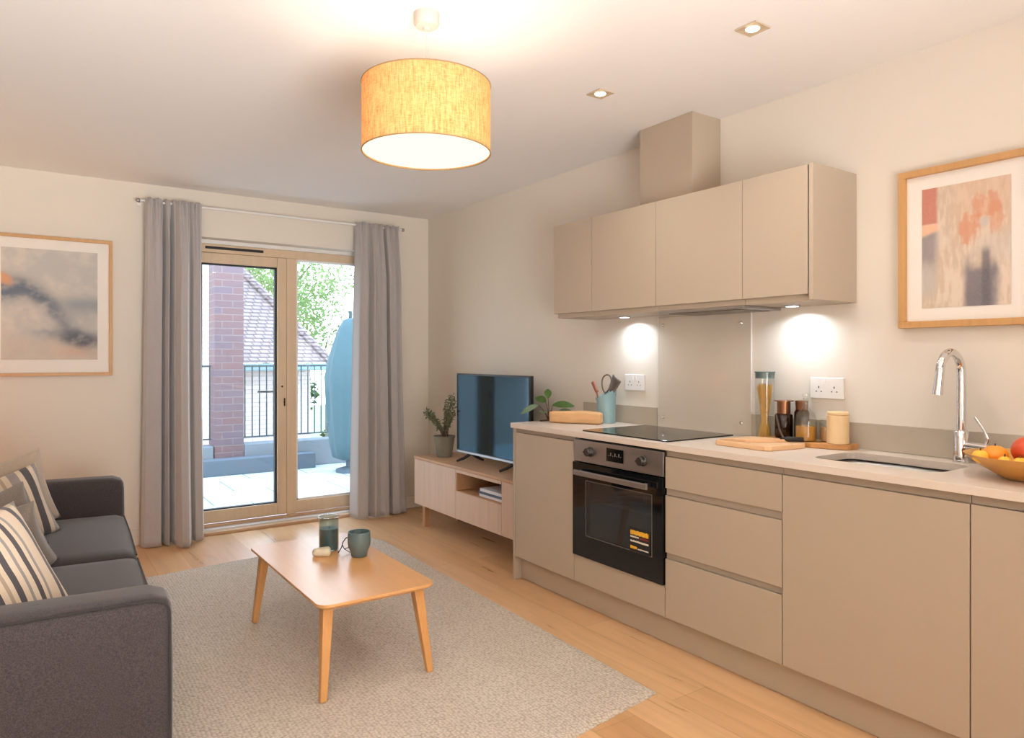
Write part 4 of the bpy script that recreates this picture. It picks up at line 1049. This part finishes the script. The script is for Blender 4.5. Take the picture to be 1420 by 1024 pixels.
# television
tv = thing('television', 'flat black television standing on the oak unit', 'television', (2.52, 3.85, TZ1))
tp0 = (2.505, 2.535)
VY0, VY1, VZ0, VZ1 = 3.414, 4.295, .562, 1.118
bm = B(2.500, 2.528, VY0, VY1, VZ0, VZ1, .003); box(bm, 2.528, 2.555, VY0 + .15, VY1 - .15, VZ0 + .02, VZ0 + .3, .008)
obj('casing', bm, 'black', tv)
obj('screen', B(2.4985, 2.5005, VY0 + .012, VY1 - .012, VZ0 + .022, VZ1 - .012), 'screen', tv)
obj('chin', B(2.4975, 2.5015, VY0 + .004, VY1 - .004, VZ0 + .003, VZ0 + .016), 'steel', tv)
for y in (4.13, 3.60):
    bm = T([(2.52, y, VZ0 + .004), (2.475, y + .02, .535), (2.425, y + .035, TZ1 + .0095)], [.011, .010, .008], 10)
    tube(bm, [(2.52, y, VZ0 + .004), (2.565, y - .02, .535), (2.60, y - .035, TZ1 + .0095)], [.011, .010, .008], 10)
    obj('stand_foot', bm, 'black_matt', tv, smooth=60)
# potted shrub
pt = thing('potted_plant', 'small dusty green shrub in a grey clay pot beside the television', 'plant', (2.50, 4.47, TZ1))
cx, cy = 2.49, 4.455
prof = [(.052, 0), (.054, .004), (.075, .14), (.080, .143), (.080, .152), (.074, .152), (.072, .135), (0, .132)]
obj('pot', L(prof, (cx, cy, TZ1 + .0005), 40), 'pot_grey', pt, smooth=40)
obj('soil', L([(0, .138), (.071, .136)], (cx, cy, TZ1), 28, caps=False), 'soil', pt)
rnd = random.Random(9); stem = bmesh.new(); lv = bmesh.new()
for k in range(24):
    sd = -1 if k % 2 else 1
    a = rnd.uniform(0, 6.28)
    hx = (.8218, -.5698)      # broad side of the shrub
    if k < 10: sp_, hgt = -rnd.uniform(.05, .15), rnd.uniform(.11, .20)
    else: sp_, hgt = rnd.uniform(.0, .10), rnd.uniform(.15, .30)
    dep = rnd.uniform(-.05, .03)
    end = Vector((cx + hx[0] * sp_ + .57 * dep, cy + hx[1] * sp_ + .82 * dep, TZ1 + .15 + hgt))
    st_ = Vector((cx + rnd.gauss(0, .012), cy + rnd.gauss(0, .012), TZ1 + .135)); md_ = st_.lerp(end, .5) + Vector((-hx[0] * sp_ * .15, -hx[1] * sp_ * .15, .01))
    pts = [st_ * (1 - t) ** 2 + md_ * 2 * t * (1 - t) + end * t * t for t in [i / 7 for i in range(8)]]
    tube(stem, pts, [.0022 * (1 - i / 10) for i in range(8)], 6)
    for q in range(26):
        t = .3 + .7 * q / 25; p = st_ * (1 - t) ** 2 + md_ * 2 * t * (1 - t) + end * t * t
        d = Vector((rnd.gauss(0, 1), rnd.gauss(0, 1), rnd.gauss(.4, .8))).normalized()
        leaf(lv, p, d, Vector((rnd.gauss(0, 1), rnd.gauss(0, 1), 1)).normalized(), rnd.uniform(.018, .029), rnd.uniform(.005, .008), .15, 4)
obj('stems', stem, 'stem_brown', pt); obj('leaves', lv, 'leaf_olive', pt, smooth='all')

# ------------------------------------------------------------------ sofa
SR = -math.radians(2.6)
sf = thing('sofa', 'charcoal two seat fabric sofa with wide arms', 'sofa', (.320, 2.045, 0), SR)
# local frame: x towards the room (0 = front), y along the sofa, z up
SD, SLN, AH, AW = .88, 2.275, .600, .165
def soft(c, h, r, mat, name, n=12, crown=(0, 0, 0), fn=None): return obj(name, rbox(bmesh.new(), c, h, r, n, crown, fn), mat, sf, local=True, smooth='all')
soft((-SD / 2, AW / 2, .10 + (AH - .10) / 2), (SD / 2, AW / 2, (AH - .10) / 2), .045, 'sofa', 'arm', 16, (.004, .006, .008))
soft((-SD / 2, SLN - AW / 2, .10 + (AH - .10) / 2), (SD / 2, AW / 2, (AH - .10) / 2), .045, 'sofa', 'arm', 16, (.004, .006, .008))
yi0, yi1 = AW + .002, SLN - AW - .002; ym = (yi0 + yi1) / 2 + .07
obj('base', B(-SD + .04, -.012, yi0, yi1, .12, .285, .01), 'sofa', sf, local=True)
for a, b in ((yi0, ym - .002), (ym + .002, yi1)):
    soft((-.36, (a + b) / 2, .355), (.36, (b - a) / 2, .068), .038, 'sofa', 'seat_cushion', 16, (.008, .0, .022))
for a, b in ((yi0, ym - .002), (ym + .002, yi1)):
    soft((-.775, (a + b) / 2, .56), (.073, (b - a) / 2, .20), .06, 'sofa', 'back_cushion', 12, (.03, 0, .01))
soft((-SD + .03, SLN / 2, .40), (.06, (SLN - 2 * AW) / 2 - .003, .29), .03, 'sofa', 'backrest')
# piping along the arm edges
def pipe(y):
    pts = [(-SD + .04, y, AH - .010)] + [(-.05, y, AH - .010)] + [(-.05 + .042 * math.sin(a * PI / 16), y, AH - .052 + .042 * math.cos(a * PI / 16)) for a in range(1, 9)] + [(-.006, y, .14)]
    return T(pts, .0035, 8)
for y in (.012, SLN - .012): obj('piping', pipe(y), 'sofa_pipe', sf, local=True, smooth='all')
for a, b in ((yi0, ym), (ym, yi1)):
    obj('piping', T([(-.003, a + .03, .41), (-.001, (a + b) / 2, .414), (-.003, b - .03, .41)], .0035, 8), 'sofa_pipe', sf, local=True)
for x in (-.08, -SD + .08):
    for y in (.08, SLN - .08): obj('leg', L([(.014, .0008), (.022, .105)], (x, y, .014 if x > -.4 else 0), 16), 'leg_wood', sf, local=True, smooth=40)

# scatter cushions
def cushion(name, tr, br, hd, size, thick, mat, label, nrm_flip=1):
    """tr: upper corner, br: lower corner below it, hd: horizontal way the cushion runs from that edge"""
    tr, br, hd = Vector(tr), Vector(br), Vector(hd).normalized()
    v = (tr - br).normalized(); u = -(hd - v * hd.dot(v)).normalized(); n = u.cross(v)
    W, H = size[0], (tr - br).length; c = br + v * (H / 2) - u * (W / 2)
    N = 26; bm = bmesh.new(); g = {}
    for side in (1, -1):
        for i in range(N + 1):
            for j in range(N + 1):
                a, b = 2 * i / N - 1, 2 * j / N - 1
                edge = i in (0, N) or j in (0, N)
                if side == -1 and edge: g[(side, i, j)] = g[(1, i, j)]; continue
                x = W / 2 * a * (1 - .075 * (1 - b * b) * abs(a)); y = H / 2 * b * (1 - .075 * (1 - a * a) * abs(b))
                z = side * thick / 2 * ((1 - a ** 4) * (1 - b ** 4)) ** .62 * (1 - .15 * (a * a + b * b) / 2)
                z += side * .006 * fb(a * 2.2, b * 2.2, thick * 50 + side) * (1 - abs(a * b))
                g[(side, i, j)] = bm.verts.new((x, y, z))
    for side in (1, -1):
        for i in range(N):
            for j in range(N):
                q = [g[(side, i, j)], g[(side, i + 1, j)], g[(side, i + 1, j + 1)], g[(side, i, j + 1)]]
                if len(set(q)) == 4: bm.faces.new(q if side == 1 else q[::-1])
    o = obj(name, bm, mat, None, local=True, smooth='all')
    o.matrix_world = Matrix.Translation(c) @ Matrix((u, v, n)).transposed().to_4x4()
    return tag(o, label, 'cushion', 'scatter cushions on the sofa')
cushion('scatter_cushion', (.045, 4.02, .80), (.135, 4.06, .452), (-1, -.25, 0), (.40, .38), .13, 'pillow_beige', 'plain beige scatter cushion against the far sofa arm')
cushion('scatter_cushion', (.030, 3.76, .765), (.125, 3.76, .452), (-.95, -.28, 0), (.42, .37), .15, 'stripe_fine', 'striped scatter cushion in front of the plain beige one')
cushion('scatter_cushion', (-.015, 3.50, .725), (.075, 3.52, .452), (-.95, -.3, 0), (.38, .33), .16, 'pillow_grey', 'grey scatter cushion with a raised corner in front of the striped one')
cushion('scatter_cushion', (.018, 3.08, .712), (.102, 3.20, .455), (-.95, -.28, 0), (.42, .33), .19, 'pillow_grey', 'low rounded grey scatter cushion behind the boldly striped one')
cushion('scatter_cushion', (-.035, 2.62, .795), (.125, 2.53, .455), (-.62, -.55, 0), (.42, .42), .14, 'stripe_bold', 'boldly striped navy and cream scatter cushion by the near sofa arm')

# ------------------------------------------------------------------ rug
def rug():
    A, Bq, Cq, D = Vector((.10, 1.56, 0)), Vector((1.893, 1.80, 0)), Vector((1.968, 4.50, 0)), Vector((.05, 4.30, 0))
    bm = bmesh.new(); NX, NY = 90, 130; top = []; h = .013
    def pt_(u, v):
        # rounded far corner
        p = (A * (1 - u) + Bq * u) * (1 - v) + (D * (1 - u) + Cq * u) * v
        return p
    for j in range(NY + 1):
        row = []
        for i in range(NX + 1):
            u, v = i / NX, j / NY; p = pt_(u, v)
            ed = min(u, 1 - u) * 1.9; ed2 = min(v, 1 - v) * 2.7; e = min(ed, ed2)
            wob = .004 * noise.noise(Vector((u * 60, v * 60, 3)))
            if i in (0, NX): p.x += wob * 1.3
            if j in (0, NY): p.y += wob * 1.3
            if u > .94 and v > .93: k = ((u - .94) / .06) * ((v - .93) / .07); p += Vector((-.06, -.10, 0)) * k
            z = h * min(1, math.sqrt(max(0, e / .012))) + .0014 * noise.noise(Vector((u * 25, v * 35, 0)))
            row.append(bm.verts.new((p.x, p.y, max(.003, z))))
        top.append(row)
    for a, b in zip(top, top[1:]):
        for i in range(NX): bm.faces.new((a[i], a[i + 1], b[i + 1], b[i]))
    rim = [top[0][i] for i in range(NX + 1)] + [top[j][NX] for j in range(1, NY + 1)] + [top[NY][i] for i in range(NX - 1, -1, -1)] + [top[j][0] for j in range(NY - 1, 0, -1)]
    lo = [bm.verts.new((v.co.x, v.co.y, .0005)) for v in rim]
    for i in range(len(rim)): j = (i + 1) % len(rim); bm.faces.new((rim[i], rim[j], lo[j], lo[i]))
    bm.faces.new(lo)
    return bm
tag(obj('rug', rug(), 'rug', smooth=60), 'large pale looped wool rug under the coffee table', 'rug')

# ------------------------------------------------------------------ coffee table
TT = .360
ct = thing('coffee_table', 'rectangular honey oak coffee table with splayed legs on the rug', 'table', (1.070, 2.862, .013), 0.0)
lz = TT - .013
bm = bmesh.new(); hx, hy = .232, .475
lo = rrect(-hx + .012, hx - .012, -hy + .012, hy - .012, .035, 8); mi = rrect(-hx, hx, -hy, hy, .045, 8)
l0 = [bm.verts.new((x, y, lz - .020)) for x, y in lo]; l1 = [bm.verts.new((x, y, lz - .010)) for x, y in mi]; l2 = [bm.verts.new((x, y, lz - .001)) for x, y in mi]
l3 = [bm.verts.new((x * .996, y * .998, lz)) for x, y in mi]
for a, b in ((l0, l1), (l1, l2), (l2, l3)):
    for i in range(len(a)): bm.faces.new((a[i], a[(i + 1) % len(a)], b[(i + 1) % len(a)], b[i]))
bm.faces.new(l0[::-1]); bm.faces.new(l3)
obj('table_top', bm, 'table_wood', ct, local=True, smooth=30)
for sx_ in (-1, 1):
    for sy_ in (-1, 1):
        bm = bmesh.new(); a = Vector((sx_ * .180, sy_ * .400, lz - .019)); b = Vector((sx_ * .212, sy_ * .450, .001)); s1, s0 = .020, .0125
        va = [bm.verts.new((a.x + p * s1, a.y + q * s1 * 1.15, a.z)) for p, q in ((-1, -1), (1, -1), (1, 1), (-1, 1))]
        vb = [bm.verts.new((b.x + p * s0, b.y + q * s0, b.z)) for p, q in ((-1, -1), (1, -1), (1, 1), (-1, 1))]
        for i in range(4): bm.faces.new((va[i], va[(i + 1) % 4], vb[(i + 1) % 4], vb[i]))
        bm.faces.new(va); bm.faces.new(vb[::-1]); obj('leg', bm, 'leg_wood', ct, local=True, bev=.004)
bm = bmesh.new()
for sy_ in (-1, 1): box(bm, -.16, .16, sy_ * .39 - .01, sy_ * .39 + .01, lz - .045, lz - .021)
for sx_ in (-1, 1): box(bm, sx_ * .17 - .01, sx_ * .17 + .01, -.379, .379, lz - .045, lz - .021)
obj('under_rail', bm, 'leg_wood', ct, local=True)
# candle jar, mug, stone, twig
x, y = 1.122, 3.075
cg = thing('candle_jar', 'smoky glass candle jar on the coffee table', 'candle', (x, y, TT))
M['smoke'] = glassy('smoky_teal_glass', (.80, .86, .86, 1), 1.0, 0, .06, srgb(90, 110, 112))
vessel('glass', x, y, TT + .0005, [(.041, 0), (.044, .004), (.044, .145), (.048, .151)], 'smoke', parent=cg)
obj('wax', L([(0, .006), (.0405, .006), (.0405, .098), (0, .095)], (x, y, TT), 32, caps=False), 'candle', cg, smooth=50)
obj('wick', T([(x, y, TT + .095), (x + .002, y, TT + .108)], .0012, 6), 'black_matt', cg)
x, y = 1.195, 2.90
mg = [(.030, 0), (.034, .003), (.036, .018), (.047, .045), (.050, .065), (.048, .108)]
full = mg + [(.045, .108), (.0465, .065), (.043, .045), (.030, .016), (0, .012)]
tag(obj('mug', L([(0, 0)] + full, (x, y, TT + .0005), 40, caps=False), 'teal_ceramic', smooth=50), 'rounded dark teal ceramic cup on the coffee table', 'cup')
bm = rbox(bmesh.new(), (1.062, 3.00, TT + .0165), (.040, .027, .018), .0175, 10, fn=lambda p, u: Matrix.Rotation(math.radians(-20), 3, 'Z') @ Vector((p.x, p.y * (1 + .2 * u.x), p.z * (1 + .15 * u.x))))
for v in bm.verts:
    pass
tag(obj('pebble', bm, 'stone', smooth='all'), 'smooth cream stone lying against the candle jar', 'stone')
bm = T([(1.134, 2.99, TT + .003), (1.150, 2.99, TT + .026), (1.156, 2.99, TT + .048), (1.170, 2.99, TT + .064), (1.192, 2.985, TT + .070)], .0022, 6)
tube(bm, [(1.153, 2.99, TT + .036), (1.160, 2.985, TT + .018), (1.176, 2.98, TT + .022), (1.186, 2.98, TT + .042), (1.180, 2.985, TT + .066)], .0020, 6)
tube(bm, [(1.160, 2.985, TT + .018), (1.180, 2.97, TT + .003), (1.20, 2.965, TT + .010)], .0018, 6)
tag(obj('dried_twig', bm, 'black_matt', smooth='all'), 'thin dark looping twig between the candle jar and the cup', 'twig')

# ------------------------------------------------------------------ floor lamp in the corner beyond the sofa
fl = thing('floor_lamp', 'small shaded floor lamp in the corner behind the sofa', 'lamp', (-.50, 4.80, 0))
obj('base', L([(.12, .001), (.12, .015), (.02, .025)], (-.50, 4.80, 0), 32), 'black_matt', fl, smooth=40)
obj('pole', T([(-.5, 4.8, .02), (-.5, 4.8, .90)], .009, 12), 'black_matt', fl)
obj('lamp_shade', L([(.15, .86), (.12, 1.08)], (-.5, 4.8, 0), 40, caps=False), 'shade', fl, smooth='all')
light('bulb_light', 'POINT', (-.5, 4.8, .97), 9.0, (1, .72, .44), fl, .04)
